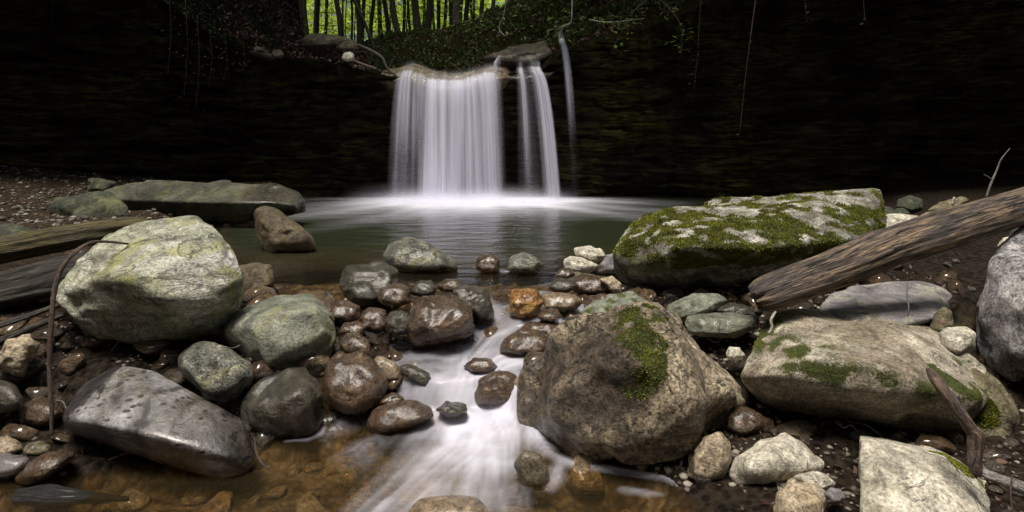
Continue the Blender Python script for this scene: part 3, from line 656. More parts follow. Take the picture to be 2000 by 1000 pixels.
rock('le0','dark green mossy stone at the left edge above the yellow log',[(-60,470),(-20,440),(30,436),(75,455),(110,478),(60,490),(-40,500)],5.0,'fargreen',thick=.9,p=18,amp=.02,sub=4)
# stones up on the ledge of the falls
rock('mushroom','flat pale caprock jutting from the ledge left of the falls',[(588,78),(600,67),(625,65),(650,70),(680,73),(692,82),(680,92),(600,93)],12.6,'ledge',thick=1,p=16,amp=.02,sub=4)
rock('capside','brown stone right of the caprock on the ledge',[(655,92),(668,80),(690,79),(702,88),(698,98),(665,98)],12.5,'ledge',thick=1,p=16,amp=.04,sub=4)
rock('ball','small round pale stone on the ledge debris',[(668,112),(672,104),(682,101),(691,106),(692,118),(680,120),(670,118)],12.3,'pale',thick=1,p=8,amp=.02,sub=4)
rock('ledgestone','rounded stone wedged in the crack of the left ledge',[(531,105),(535,97),(548,97),(555,107),(548,115),(536,113)],12.1,'ledge',thick=1,p=12,amp=.02,sub=4)
rock('ledgeslab','thin smooth rock shelf on the left ledge',[(440,88),(480,80),(520,92),(540,115),(520,116),(480,98)],12.2,'ledge',thick=.8,p=18,amp=.02,sub=4)

# ------------------------------------------------------------------ moss tufts (part of a boulder)
def leafmat(name, c1, c2, trans=.4, rough=.6):
    m = NT(name); t = m.attr('tint')
    col = m.mix(t, c1, c2)
    d = m.n('BsdfPrincipled', Base_Color=col, Roughness=rough).outputs[0]; tr = m.n('BsdfTranslucent', Color=col).outputs[0]
    return m.done(m.n('MixShader', Fac=trans, i1=d, i2=tr).outputs[0])
M['moss'] = leafmat('moss_green', (.035,.038,.006), (.27,.28,.032), .25, .9)
M['leaf'] = leafmat('leaf_green', (.05,.09,.02), (.14,.24,.05), .4, .4)
M['bright'] = leafmat('beech_leaf_green', (.14,.25,.018), (.50,.66,.07), .55, .5)
M['farleaf'] = leafmat('sun_tinted_far_leaf', (.30,.42,.03), (.70,.85,.12), .5, .6)  # sunlight put into the colour: brighter copy of the beech leaf
M['fern'] = leafmat('fern_green', (.02,.024,.007), (.08,.11,.02), .3, .6)
M['litter'] = leafmat('dead_leaf_brown', (.025,.011,.007), (.13,.065,.045), .1, .7)
M['ivy'] = leafmat('ivy_green', (.012,.017,.006), (.07,.085,.03), .2, .5)
def tris_at(C, N, size, seed=0, aspect=2.4, k=1, spread=.8):
    """little leaf shaped quads standing at points C with main direction N"""
    r = np.random.default_rng(seed); n = len(C)*k
    C = np.repeat(C, k, 0); N = np.repeat(N, k, 0)
    d = N+r.normal(size=(n,3))*spread; d /= np.linalg.norm(d,axis=1)[:,None]
    s = np.cross(d, r.normal(size=(n,3))); s /= np.linalg.norm(s,axis=1)[:,None]
    sz = size*(.5+r.random(n))[:,None]
    a = C; b = C+d*sz*.5+s*sz/aspect*.5; c = C+d*sz; e = C+d*sz*.5-s*sz/aspect*.5
    V = np.stack([a,b,c,e],1).reshape(-1,3); Fq = np.arange(4*n).reshape(-1,4)
    return V, Fq, np.repeat(r.random(n), 4)
def moss_part(key, n, size, thr=.45):
    R = ROCKS[key]; V, Fc, mo = R['V'], R['F'], R['moss']
    A = V[Fc]; nr = np.cross(A[:,1]-A[:,0], A[:,2]-A[:,0]); ar = np.linalg.norm(nr,axis=1)/2; nr /= (2*ar[:,None]+1e-12)
    cen = A.mean(1); vis = (nr*(np.array([0,0,CZ])-cen)).sum(1) > -.2*np.linalg.norm(cen,axis=1)
    w = ar*np.clip((mo[Fc].mean(1)-thr)*3, 0, 1)*vis
    if w.sum() == 0: return
    r = np.random.default_rng(5); f = r.choice(len(Fc), n, p=w/w.sum())
    b = r.dirichlet([1,1,1], n); C = (A[f]*b[:,:,None]).sum(1)-nr[f]*.002
    cl = fbm(C*14, 2)*.5+.5
    keep = r.random(n) < np.clip(cl*1.6-.1, .1, 1); C = C[keep]; N = nr[f][keep]
    V2, F2, t = tris_at(C, N+np.array([0,-.1,.35]), size, 3, 1.7, 2, .7)
    t = np.clip(t*.5+np.repeat(np.repeat(fbm(C*9+4,3)*.9+.35, 2), 4), 0, 1)
    mo_ = mk('moss', V2-R['c'], F2, M['moss'], parent=R['ob'], attrs={'tint':t}, smoothf=False)
moss_part('moss_slab', 42000, .011, .2)
moss_part('rough', 5000, .008, .25)
moss_part('big_right', 4000, .006, .3)
moss_part('right_tail', 2500, .009)
moss_part('flat_slab', 1800, .007)
moss_part('ridge_green', 1500, .008)

# ------------------------------------------------------------------ filler stones: individual copies of a few shapes
def proto(seed, mat, sub=3, flat=.6, p=20):
    r = np.random.default_rng(seed); pts = r.normal(size=(14,3)); pts /= np.linalg.norm(pts,axis=1)[:,None]
    pts = pts*np.array([1,.75,flat]); c, N, H = hull_planes([tuple(x) for x in pts])
    D, Fc = ico(sub); K = np.clip(D@N.T,0,None)/H; V = D*((K**p).sum(1)**(-1/p))[:,None]
    V = V+D*(.11*fbm(V*1.8+seed,4,.6))[:,None]
    me = bpy.data.meshes.new('stone'); me.from_pydata(V.tolist(), [], Fc.tolist()); me.materials.append(M[mat])
    me.polygons.foreach_set('use_smooth', [True]*len(Fc)); return me
def small_mat(name, cols, wet):
    m = NT(name); v = m.coord()
    r = m.n('ObjectInfo').outputs['Random']
    c = m.ramp(r, [(i/(len(cols)-1), c) for i, c in enumerate(cols)])
    n = m.noise(m.n('Mapping', Vector=v, Location=m.n('CombineXYZ', X=m.math('MULTIPLY', r, 50)).outputs[0]).outputs[0], 2.5, 7, .65, .4)
    g = m.noise(v, 11, 4, .7)
    c = m.mix(.85, c, m.ramp(n, [(.37,.35),(.5,1),(.62,1.7)]), 'MULTIPLY'); c = m.mix(.6, c, m.ramp(g, [(.38,.45),(.62,1.55)]), 'MULTIPLY')
    h = m.math('ADD', n, m.math('MULTIPLY', g, .35))
    pb = m.n('BsdfPrincipled', Base_Color=c, Roughness=.75-.4*wet, Normal=m.bump(h, .12))
    pb.inputs['Coat Weight'].default_value = wet; pb.inputs['Coat Roughness'].default_value = .07
    return m.done(pb.outputs[0])
M['sm_wet'] = small_mat('small_wet_stone', [(.09,.05,.025),(.14,.08,.04),(.20,.13,.07),(.08,.07,.05),(.24,.17,.10),(.11,.06,.03)], .9)
M['sm_dry'] = small_mat('small_dry_stone', [(.10,.085,.06),(.17,.15,.12),(.09,.07,.05),(.30,.27,.22),(.14,.10,.065),(.20,.18,.17)], .15)
M['sm_under'] = small_mat('small_sunk_stone', [(.30,.20,.10),(.45,.33,.19),(.36,.24,.12),(.20,.15,.09),(.58,.47,.33)], .3)
PR = {k: [proto(s+j*10, k, 3 if k != 'sm_dry' else 2) for s in range(6)] for j, k in enumerate(('sm_wet','sm_dry','sm_under'))}
def stones(n, kind, xr, yr, size, label, group, sink=.35, test=None, seed=1, cat='stone', base=None, name=None):
    r = np.random.default_rng(seed); made = 0; tries = 0; placed = []
    while made < n and tries < n*60:
        tries += 1
        y = r.uniform(*yr); x = r.uniform(*xr) if not callable(xr) else xr(r, y)
        s = size[0]+(size[1]-size[0])*r.random()**2.2
        if abs(x)/y > .93: continue
        if any((x-a)**2+(y-b)**2 < (.62*(s+c))**2 for a, b, c in placed[-400:]): continue
        g = float(ground(np.array([x]), y)[0]); w = float(wl(np.array([x]), np.array([y]))[0])
        if test and not test(x, y, g, w): continue
        me = PR[kind][r.integers(6)]
        o = bpy.data.objects.new(name or cat, me); COL.objects.link(o)
        o.location = (x, y, g+s*.6*(.5-sink)); o.rotation_euler = (r.uniform(-.35,.35), r.uniform(-.35,.35), r.uniform(0,6.28))
        o.scale = (s*.8, s*.8, s*r.uniform(.6,1.0))
        tag(o, label, cat, group); placed.append((x,y,s)); made += 1
def inch(r, y, ext=.3): return r.uniform(interp(y, XL)-ext, interp(y, XR)+ext)
dry = lambda x,y,g,w: g > w+.02
stones(70,'sm_wet', inch, (3.35,4.2), (.03,.10), 'small glossy brown stone lying in the upper rapids among its like','small brown stones of the rapids',.2,seed=3)
def off_channel(x,y,g,w):
    xc = interp(y, [(3.0,-.33),(3.3,-.30),(3.5,-.15),(3.7,.0),(4.2,.1)]); return abs(x-xc) > .13+.06*(y<3.5)
stones(95,'sm_wet', inch, (3.2,4.35), (.09,.19), 'glossy brown cobble of the stone dam across the stream','brown cobbles of the stone dam',.25,name='river_stone',seed=33,test=off_channel)
stones(34,'sm_wet', inch, (4.2,5.15), (.03,.085), 'small wet brown stone on the shallow sill of the pool','small stones on the pool sill',.25,seed=4)
stones(60,'sm_under', inch, (3.3,5.6), (.04,.12), 'tan stone seen through the shallow water of the pool outlet','sunken tan stones of the outlet',name='bed_stone',sink=.35,seed=5, test=lambda x,y,g,w: g<w-.03)
stones(85,'sm_under', (-2.3,1.2), (1.9,2.85), (.05,.19), 'tan stone seen through the water at the bottom of the picture','sunken tan stones near the viewer',name='bed_stone',sink=.28,seed=6, test=lambda x,y,g,w: g<w-.03)
stones(90,'sm_dry', (.72,2.4), (2.0,3.3), (.015,.085), 'small brown stone in the gaps between the big right hand boulders','small stones between the right boulders',.3,seed=7,test=dry)
stones(40,'sm_wet', (-2.8,-.85), (2.5,3.4), (.03,.10), 'dark wet stone in the gaps below the cream boulder','small stones below the cream boulder',.3,seed=8,test=lambda x,y,g,w: g>w-.03)
stones(200,'sm_dry', (-11,-3.4), (4.6,12.5), (.025,.10), 'small grey brown pebble on the dim gravel beach at left','pebbles of the left beach',.2,seed=9,test=dry,cat='pebble')
stones(40,'sm_wet', (-5.6,-2.2), (10.5,13.2), (.04,.12), 'dark wet pebble at the far shore left of the falls','pebbles of the far shore',.2,seed=10,test=lambda x,y,g,w: g>w-.08,cat='pebble')
stones(26,'sm_wet', (-3.2,-.9), (3.0,4.3), (.14,.32), 'large dark stone packed in the shade beneath the logs and cream boulder','dark stones packed beneath the left boulders',cat='cobble',sink=.3,seed=21,test=lambda x,y,g,w: g>w-.02)
stones(40,'sm_wet', (-2.9,-.8), (2.55,3.6), (.06,.17), 'wet brown cobble crowded into the gaps of the left bank','cobbles filling the gaps of the left bank',cat='cobble',sink=.2,seed=41,test=lambda x,y,g,w: g>w-.03)
stones(40,'sm_wet', (.55,2.9), (2.3,4.2), (.06,.16), 'brown cobble crowded into the gaps of the right bank','cobbles filling the gaps of the right bank',cat='cobble',sink=.2,seed=42,test=lambda x,y,g,w: g>w-.03)
stones(26,'sm_wet', (.75,3.2), (3.0,4.6), (.12,.28), 'dark stone packed in the shade beneath the right hand boulders','dark stones packed beneath the right boulders',cat='cobble',sink=.3,seed=22,test=lambda x,y,g,w: g>w-.02)
stones(36,'sm_dry', (1.2,4.5), (3.6,6.5), (.05,.16), 'dark stone in the shade behind the driftwood log','stones behind the driftwood log',.2,seed=11,test=dry)

# gravel: far too many bits to count, one object
m = NT('gravel_bits'); c = m.ramp(m.attr('tint'), [(0,(.03,.022,.014)),(.4,(.08,.06,.04)),(.7,(.13,.11,.085)),(1,(.30,.27,.22))])
M['gravel'] = m.done(m.n('BsdfPrincipled', Base_Color=c, Roughness=.6, Normal=m.bump(m.noise(m.coord(), 120, 4), .004)).outputs[0])
r = np.random.default_rng(71); DV, DF = ico(1)
def pick(n, xr, yr, s0, s1, thr):
    X_ = r.uniform(*xr, n); Y_ = r.uniform(*yr, n); Z_ = ground(X_, Y_); k = (Z_ > wl(X_,Y_)-.01)&(np.abs(X_)/Y_ < .95)&(fbm(np.stack([X_,Y_,Z_],1)*1.7,3) > thr)
    return np.stack([X_,Y_,Z_],1)[k], s0+(s1-s0)*r.random(k.sum())**2.5
g1, z1 = pick(5200, (-11.5,-3.0), (4.8,13), .012, .05, -.25); g2, z2 = pick(9000, (-2.9,2.9), (2.05,4.8), .006, .024, -.1)
gp = np.vstack([g1,g2]); gs = np.concatenate([z1,z2]); n_ = len(gp)
sc_ = gs[:,None,None]*np.stack([r.uniform(.8,1.3,n_), r.uniform(.7,1.1,n_), r.uniform(.4,.7,n_)],1)[:,None,:]
an = r.uniform(0,6.28,n_); V = DV[None]*(1+.18*r.normal(size=(n_,len(DV),1)))*sc_; ca, sa = np.cos(an)[:,None], np.sin(an)[:,None]
V = np.stack([V[...,0]*ca-V[...,1]*sa, V[...,0]*sa+V[...,1]*ca, V[...,2]],2)+gp[:,None,:]
Fg = (DF[None]+(np.arange(n_)*len(DV))[:,None,None]).reshape(-1,3)
tag(mk('gravel', V.reshape(-1,3), Fg, M['gravel'], attrs={'tint':np.repeat(r.random(n_),len(DV))}), 'fine gravel and grit on the banks of the stream', 'gravel', kind='stuff')
# broken leaves and bark bits lying in the gaps
r = np.random.default_rng(61); X_ = r.uniform(-3.2,3.2,9000); Y_ = r.uniform(2.1,5.5,9000); Z_ = ground(X_,Y_); k_ = (Z_ > wl(X_,Y_)+.015)&(fbm(np.stack([X_,Y_,Z_],1)*2.5,3) > 0)
C_ = np.stack([X_,Y_,Z_+.006],1)[k_]; V2, F2, t2 = tris_at(C_, np.tile([[0,0,.1]],(len(C_),1)), .035, 62, 2.6, 1, .8)
tag(mk('leaf_debris', V2, F2, M['litter'], attrs={'tint':t2}, smoothf=False), 'broken brown leaves and bark bits in the gaps between the boulders', 'debris', kind='stuff')
# ------------------------------------------------------------------ logs, roots and twigs
def wood_mat(name, c1, c2, c3, bump=.02, wet=0, moss=0.0, fr=10):
    m = NT(name); uv = m.attr('gr', 'Vector')
    v = m.n('Mapping', Vector=uv, Scale=(fr*1.2,7,fr*1.2)).outputs[0]; vf = m.n('Mapping', Vector=uv, Scale=(fr*4,13,fr*4)).outputs[0]
    n1 = m.noise(v, 1.0, 8, .65, .7); n2 = m.noise(vf, 1.0, 6, .7, .3); n3 = m.noise(uv, 4, 6, .6)
    c = m.ramp(n1, [(.36,c1),(.5,c2),(.6,c3)])
    c = m.mix(m.rng(n3, .5, .6, 0, .8), c, c1)
    n4 = m.noise(uv, 2.3, 5, .6, .5)
    c = m.mix(m.rng(n4, .48, .56, 0, .6), c, m.mix(.5, c1, (.12,.11,.12)))
    c = m.mix(.85, c, m.ramp(n2, [(.38,.25),(.5,1.0),(.62,1.6)]), 'MULTIPLY')
    if moss: c = m.mix(m.rng(m.noise(uv, 5, 6, .65), .42, .62, 0, moss), c, (.17,.15,.02))
    c = m.mix(m.rng(n1, .44, .39, 0, .95), c, (.015,.011,.008))
    h = m.math('ADD', m.math('MULTIPLY', n1, 1.2), m.math('MULTIPLY', n2, .6))
    pb = m.n('BsdfPrincipled', Base_Color=c, Roughness=.8-.45*wet, Normal=m.bump(h, bump))
    pb.inputs['Coat Weight'].default_value = wet; pb.inputs['Coat Roughness'].default_value = .15
    return m.done(pb.outputs[0])
M['drift'] = wood_mat('driftwood_brown', (.07,.058,.058), (.26,.19,.14), (.47,.33,.20), .05)
M['ywood'] = wood_mat('yellow_rotten_wood', (.05,.034,.016), (.15,.11,.05), (.27,.21,.10), .05, moss=.55)
M['dwood'] = wood_mat('black_rotten_wood', (.012,.010,.008), (.04,.033,.026), (.10,.085,.065), .03, wet=.2)
M['gwood'] = wood_mat('grey_plank_wood', (.02,.017,.013), (.08,.07,.055), (.19,.17,.14), .02)
M['rbark'] = wood_mat('red_brown_bark', (.07,.042,.03), (.16,.10,.07), (.27,.19,.145), .010, fr=5)
M['gbark'] = wood_mat('grey_root_bark', (.14,.12,.11), (.28,.25,.23), (.42,.39,.37), .008, fr=5)
M['pbark'] = wood_mat('pale_twig_bark', (.30,.27,.23), (.45,.41,.36), (.60,.56,.50), .004, fr=5)
M['wetwood'] = wood_mat('wet_black_wood', (.01,.009,.009), (.03,.026,.024), (.08,.07,.065), .06, wet=.12)
M['dvine'] = wood_mat('dark_vine_bark', (.02,.016,.012), (.05,.04,.03), (.09,.075,.055), .004, fr=5)
def spline(pts, n):
    pts = np.array(pts, float); k = len(pts)
    if k == 2: t = np.linspace(0,1,n)[:,None]; return pts[0]*(1-t)+pts[1]*t
    pp = np.vstack([2*pts[0]-pts[1], pts, 2*pts[-1]-pts[-2]]); o = []
    for t in np.linspace(0, k-1-1e-6, n):
        i = int(t); f = t-i; a,b,c,d = pp[i:i+4]
        o.append(.5*((2*b)+(c-a)*f+(2*a-5*b+4*c-d)*f*f+(3*b-3*c+d-a)*f**3))
    return np.array(o)
def tube(name, pts, mat, n=40, seg=16, rough=.1, flat=1.0, parent=None, seed=0, world=False, jag=0.0, rot=0.0, knots=()):
    """pts: (px, py, Y, radius px) or world (x,y,z,r)"""
    W = []
    for a in pts:
        if world: W.append(a)
        else:
            q = P(a[0],a[1],a[2]); W.append((*q, a[3]*a[2]/F))
    S = spline(W, n); C = S[:,:3]; R = np.maximum(S[:,3], 1e-4)
    T = np.gradient(C, axis=0); T /= np.linalg.norm(T,axis=1)[:,None]+1e-9
    up = np.array([0,0,1.]) if abs(T[:,2].mean()) < .8 else np.array([0,1.,0])
    A = np.cross(T, up); A /= np.linalg.norm(A,axis=1)[:,None]; B = np.cross(A, T)
    th = np.linspace(0, 2*math.pi, seg, endpoint=False)+rot
    L = np.concatenate([[0], np.cumsum(np.linalg.norm(np.diff(C,axis=0),axis=1))])
    ct, sn = np.cos(th), np.sin(th)
    rn = R.mean()
    q = np.stack([np.tile(ct,n)*1.6, np.tile(sn,n)*1.6, np.repeat(L,seg)/rn*.16], 1)+seed
    rr = np.repeat(R,seg)*(1+rough*(fbm(q,3)*1.2)+rough*.55*fbm(q*np.array([4,4,.8]),3))
    for kl, kt, kh, kr in knots:
        dl = (np.repeat(L,seg)-kl*L[-1])/(kr*rn); dt = (np.tile(th,n)-kt+math.pi)%(2*math.pi)-math.pi; rr2 = dl**2*.5+(dt/kr*1.1)**2
        rr = rr+rn*kh*(np.exp(-rr2)-1.5*np.exp(-rr2*9))
    V = np.repeat(C,seg,0)+(np.repeat(A,seg,0)*np.tile(ct,n)[:,None]+np.repeat(B,seg,0)*np.tile(sn,n)[:,None]*flat)*rr[:,None]
    if jag:
        e = perlin(np.stack([np.tile(ct,n)*3,np.tile(sn,n)*3,np.zeros(n*seg)],1)+seed)
        k = np.repeat(np.exp(-L/(rn*1.2))+np.exp(-(L[-1]-L)/(rn*1.2))*-1, seg)
        V = V+np.repeat(T,seg,0)*(k*e*jag*rn)[:,None]
    Fq = []
    idx = np.arange(n*seg).reshape(n,seg); nx = np.roll(idx,-1,1)
    Fq = np.stack([idx[:-1].ravel(), nx[:-1].ravel(), nx[1:].ravel(), idx[1:].ravel()],1)
    gr = np.stack([np.tile(ct,n)*.5, np.repeat(L,seg)/max(rn*6,.01)*.5+seed, np.tile(sn,n)*.5],1)
    # rounded-off ends
    V = np.vstack([V, C[0]-T[0]*R[0]*.25, C[-1]+T[-1]*R[-1]*.25]); gr = np.vstack([gr, [0,seed,0],[0,gr[-1,1],0]])
    a = len(V)-2; b = len(V)-1
    caps = [(a, nx[0][i], idx[0][i]) for i in range(seg)]+[(b, idx[-1][i], nx[-1][i]) for i in range(seg)]
    if parent is not None: V = V-np.array(parent.location)
    return mk(name, V, [Fq, np.array(caps)], M[mat], parent=parent, attrs={'gr':gr})
lg = tube('driftwood_log', [(1478,582,3.28,26),(1500,574,3.28,33),(1560,551,3.3,35),(1610,533,3.32,35),(1680,506,3.35,37),(1750,479,3.37,37),(1820,456,3.38,37),(1890,434,3.4,35),(1995,404,3.42,34),(2200,345,3.46,36)],'drift',n=240,seg=100,rough=.11,jag=.45,knots=[(.22,3.9,.22,.5),(.42,4.6,.18,.45),(.55,3.4,.20,.5),(.66,4.4,.16,.4),(.8,3.8,.2,.5),(.33,2.4,.2,.5),(.5,1.9,.2,.5)],seed=2.2)
tag(lg,'long weathered driftwood log slanting across the right side','log')
tube('knot', [(1860,400,3.30,3),(1864,385,3.30,2)],'pbark',n=6,seg=8,parent=lg)
yl = tube('fallen_log', [(-160,528,4.1,34),(0,489,4.15,32),(120,466,4.2,29),(220,449,4.25,25),(286,440,4.28,20)],'ywood',n=150,seg=60,rough=.17,jag=.7,seed=8.4,flat=.85)
tag(yl,'mossy yellow brown rotten log behind the cream boulder','log')
dl = tube('fallen_log', [(-160,625,3.75,40),(0,575,3.8,40),(100,545,3.85,37),(215,512,3.9,28)],'dwood',n=110,seg=50,rough=.2,seed=12.4)
tag(dl,'black rotten log in the shade below the yellow log','log')
for i_, (a_, lab_) in enumerate([([(-60,655,3.35,13),(40,622,3.4,12),(135,588,3.5,9)],'upper grey splintered plank at the left edge'),
      ([(-60,690,3.2,14),(50,645,3.25,13),(150,605,3.35,8)],'lower grey splintered plank at the left edge'),
      ([(-60,600,3.55,15),(60,575,3.6,12),(130,560,3.6,8)],'dark narrow plank at the left edge under the black log')]):
    q_ = tube('driftwood_plank', a_, 'gwood' if i_ < 2 else 'dwood', n=90, seg=30, rough=.25, flat=.45, jag=.9, seed=3.1*i_+1); tag(q_, lab_, 'plank', 'splintered planks on the left bank')
q_ = tube('hanging_root', [(250,476,3.35,2),(205,472,3.2,2.5),(170,477,3.0,3.3),(130,510,2.9,4.3),(108,560,2.85,4.6),(100,640,2.8,4.3),(97,720,2.78,4.2),(100,790,2.76,3.6),(101,850,2.75,3)],'rbark',n=120,seg=12,rough=.25)
tag(q_,'thin red brown root arching down to the stones at left','root')
q_ = tube('bent_branch', [(1813,720,2.32,5),(1825,738,2.3,10),(1845,765,2.26,11),(1870,800,2.24,11.5),(1893,832,2.23,12),(1906,850,2.22,14),(1905,880,2.22,12),(1903,905,2.22,12),(1911,925,2.22,11)],'rbark',n=120,seg=24,rough=.24,jag=.5,seed=4)
tag(q_,'bent red brown branch leaning on the massive boulder','branch')
q_ = tube('grey_root', [(1914,880,2.26,3),(1913,905,2.24,6),(1925,925,2.2,9),(1955,937,2.16,10),(1990,950,2.1,12),(2060,975,2.0,14)],'gbark',n=40,seg=16,rough=.15,seed=6)
tag(q_,'grey root running off the lower right edge','root')
tw = empty('dead_twig', tuple(P(1927,385,3.4)), 'thin upright dead twig behind the top of the log', 'twig')
tube('stem', [(1926,388,3.45,2.4),(1935,360,3.44,2.2),(1948,330,3.44,1.8),(1955,312,3.43,1.5),(1972,290,3.42,1)],'gbark',n=16,seg=6,parent=tw)
tube('side_shoot', [(1938,352,3.44,1.2),(1930,345,3.44,1),(1922,341,3.44,.8)],'gbark',n=6,seg=6,parent=tw)
q_ = tube('pale_twig', [(1515,609,2.62,2),(1506,625,2.6,3),(1508,640,2.59,2.6),(1501,652,2.58,2.4)],'pbark',n=16,seg=8,rough=.2); tag(q_,'short pale twig lying on the top left of the massive boulder','twig')
q_ = tube('wet_driftwood', [(35,968,2.42,15),(80,968,2.41,20),(140,970,2.41,16),(185,972,2.43,10),(250,974,2.46,5)],'wetwood',n=90,seg=34,rough=.3,flat=.8,seed=5,jag=.6); tag(q_,'black wet driftwood piece floating at the lower left','driftwood')
q_ = tube('thin_twig', [(1772,552,3.25,1),(1772,580,3.22,1.6),(1775,600,3.2,1.6),(1773,618,3.2,1)],'gbark',n=14,seg=6,rough=.2); tag(q_,'thin twig hanging over the purple grey slab','twig')
q_ = tube('red_twig', [(497,855,2.6,1.5),(500,880,2.58,2.2),(508,900,2.56,2.2),(525,917,2.55,2)],'rbark',n=14,seg=6); tag(q_,'short red twig at the wet end of the smooth grey boulder','twig')
q_ = tube('pale_stalk', [(2010,922,2.1,1),(1990,925,2.1,1.2),(1978,930,2.1,1.4),(1974,955,2.08,1.4),(1978,1005,2.05,1.4)],'rbark',n=20,seg=6); tag(q_,'thin pink stalk arching beside the grey root','twig')
r = np.random.default_rng(88)
for i in range(26):
    lf = i % 2; x = r.uniform(-2.9,-1.0) if lf else r.uniform(.8,2.6); y = r.uniform(2.6,3.9); z = float(ground(np.array([x]), y)[0])+.03
    a = r.uniform(0,6.28); L_ = r.uniform(.08,.26); d = np.array([math.cos(a)*L_, math.sin(a)*L_, r.uniform(-.02,.09)]); p0 = np.array([x,y,z])
    q_ = tube('small_twig', [(*p0,.0035),(*(p0+d*.4+[0,0,.02]),.003),(*(p0+d*.75+r.normal(0,.012,3)),.0024),(*(p0+d),.0012)], 'gbark' if i%3 else 'rbark', n=14, seg=6, rough=.3, world=True, seed=i)
    tag(q_, 'small broken twig in the gaps of the left bank' if lf else 'small broken twig in the gaps of the right bank', 'twig', 'twigs on the left bank' if lf else 'twigs on the right bank')
def litter_leaf(c, s, rot, label, mat='litter'):
    V = []; n = 9
    for i in range(n):
        t = i/(n-1); w = math.sin(math.pi*t**.8)*.35
        for k in (-1,0,1): V.append(((t-.5)*s, k*w*s, .12*s*math.sin(t*3)+.08*s*abs(k)))
    V = np.array(V); ca, sa = math.cos(rot), math.sin(rot)
    V = V@np.array([[ca,sa,0],[-sa,ca,0],[0,0,1]])
    Vc = V+np.asarray(c)
    o = mk('dead_leaf', np.vstack([Vc, Vc-np.array([0,0,.0015])]), np.vstack([gridfaces(3,n), gridfaces(3,n)[:,::-1]+3*n]), M[mat], attrs={'tint':np.full(6*n,.95)}); tag(o, label, 'leaf')
litter_leaf(P(1843,632,3.18), .05, .5, 'curled red brown dead leaf caught by the upright stone')
litter_leaf(P(1958,905,2.35), .05, .2, 'pale curled dead leaf behind the grey root')

# ------------------------------------------------------------------ cliff with overhanging lip; off-frame side roofs shaped to block sky light
LIP = [(-1400,-420,6.0,-9.5,6),(-500,-420,8.2,-12.5,10),(-100,-330,9.2,-13.2,12.0),(210,-70,10.8,-9.3,12.9),(330,10,11.4,-7.7,13.3),(420,74,11.8,-6.6,13.5),(480,92,12.0,-5.9,13.6),
       (560,112,12.2,-5.1,13.7),(640,122,12.3,-4.3,13.8),(700,135,12.5,-3.5,13.8),(770,152,12.7,-2.7,13.8),(800,146,12.9,-2.3,13.8),(840,158,12.85,-1.9,13.8),(900,163,12.8,-1.15,13.8),(950,155,12.85,-.55,13.8),
       (985,146,12.95,-.15,13.8),(1010,142,13.0,.2,13.8),(1055,140,12.9,.7,13.8),(1080,118,12.8,1.0,13.8),(1105,98,12.6,1.4,13.8),(1130,92,12.5,1.8,13.8),
       (1240,64,12.1,3.0,13.6),(1330,30,11.7,4.0,13.4),(1400,-5,11.2,5.0,13.2),(1500,-80,10.6,6.2,13.0),(1650,-220,9.8,8.0,12.4),(1800,-330,9.0,9.4,11.6),(2000,-420,8.2,10.2,10),(2600,-420,7,11,7),(3200,-420,5.6,11.4,4)]
LIP = np.array(LIP, float)
ns, nt = 620, 150
sp = np.linspace(0, len(LIP)-1, ns)
Lp = np.stack([np.interp(sp, np.arange(len(LIP)), LIP[:,k]) for k in range(5)],1)
ew_ = smooth(0,120,np.maximum(745-Lp[:,0], Lp[:,0]-1150))
en_ = np.stack([sp*2.1, sp*0, sp*0],1); Lp[:,1] += ew_*9*fbm(en_*1.5,4,.7); Lp[:,2] += ew_*.28*fbm(en_+40,4,.65)
lx = (Lp[:,0]-CX)/F*Lp[:,2]; ly = Lp[:,2]; lz = np.minimum(CZ-(Lp[:,1]-HY)/F*Lp[:,2], 4.9+0*ly)
bx, by = Lp[:,3], Lp[:,4]
t = np.linspace(0,1,nt)[:,None]
und = np.clip(t/.10,0,1)**.6
dirx = bx-lx; diry = by-ly
k = (.42*und+.58*t)
Xc = lx+dirx*k; Yc = ly+diry*k
Zc = lz+(-.45-lz)*(.02*und+.98*t**1.0)
cl = np.stack([Xc.ravel(),Yc.ravel(),Zc.ravel()],1)
st_ = fbm(cl*np.array([.35,.35,3.2]),5,.6); led = fbm(cl*np.array([.5,.5,9.0])+7,3,.6); lump = fbm(cl*.6+3,3)
fade = np.repeat(np.clip(t.ravel()/.06,0,1), ns)
tz = (cl[:,2]*1.7+2.2*fbm(cl*np.array([.4,.4,.6])+11,3))%1; tz2 = (cl[:,2]*7+1.5*fbm(cl*np.array([.7,.7,1])+21,3))%1
disp = (.30*st_+.12*led+.30*lump+.16*smooth(0,.85,tz)*(tz<.93)*np.clip(.5+1.6*fbm(cl*.5+51,3),0,1.3)+.06*tz2*np.clip(.5+2*fbm(cl*.7+71,3),0,1.3))*fade
nrmx, nrmy = -dirx, -diry; ll = np.hypot(nrmx,nrmy)+1e-6
cl[:,0] += (np.tile(nrmx/ll, nt))*disp; cl[:,1] += (np.tile(nrmy/ll, nt))*disp-.0; cl[:,2] += .06*fbm(cl*2,3)*fade
m = NT('dark_layered_shale')
v = m.geo((1.1,1.1,5)); n1 = m.noise(v, 1.4, 9, .68, .8); n2 = m.noise(m.geo((1,1,1)), .55, 5); n3 = m.noise(m.geo((3,3,22)), 1.2, 6, .65, .6)
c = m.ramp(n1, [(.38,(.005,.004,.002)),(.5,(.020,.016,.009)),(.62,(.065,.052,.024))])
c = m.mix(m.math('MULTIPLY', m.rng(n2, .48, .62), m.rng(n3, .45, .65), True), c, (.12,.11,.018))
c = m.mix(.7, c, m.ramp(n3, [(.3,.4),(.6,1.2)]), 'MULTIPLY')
pb = m.n('BsdfPrincipled', Base_Color=c, Roughness=.7, Specular_IOR_Level=.08, Normal=m.bump(m.math('ADD', n1, m.math('MULTIPLY', n3, .5)), .12))
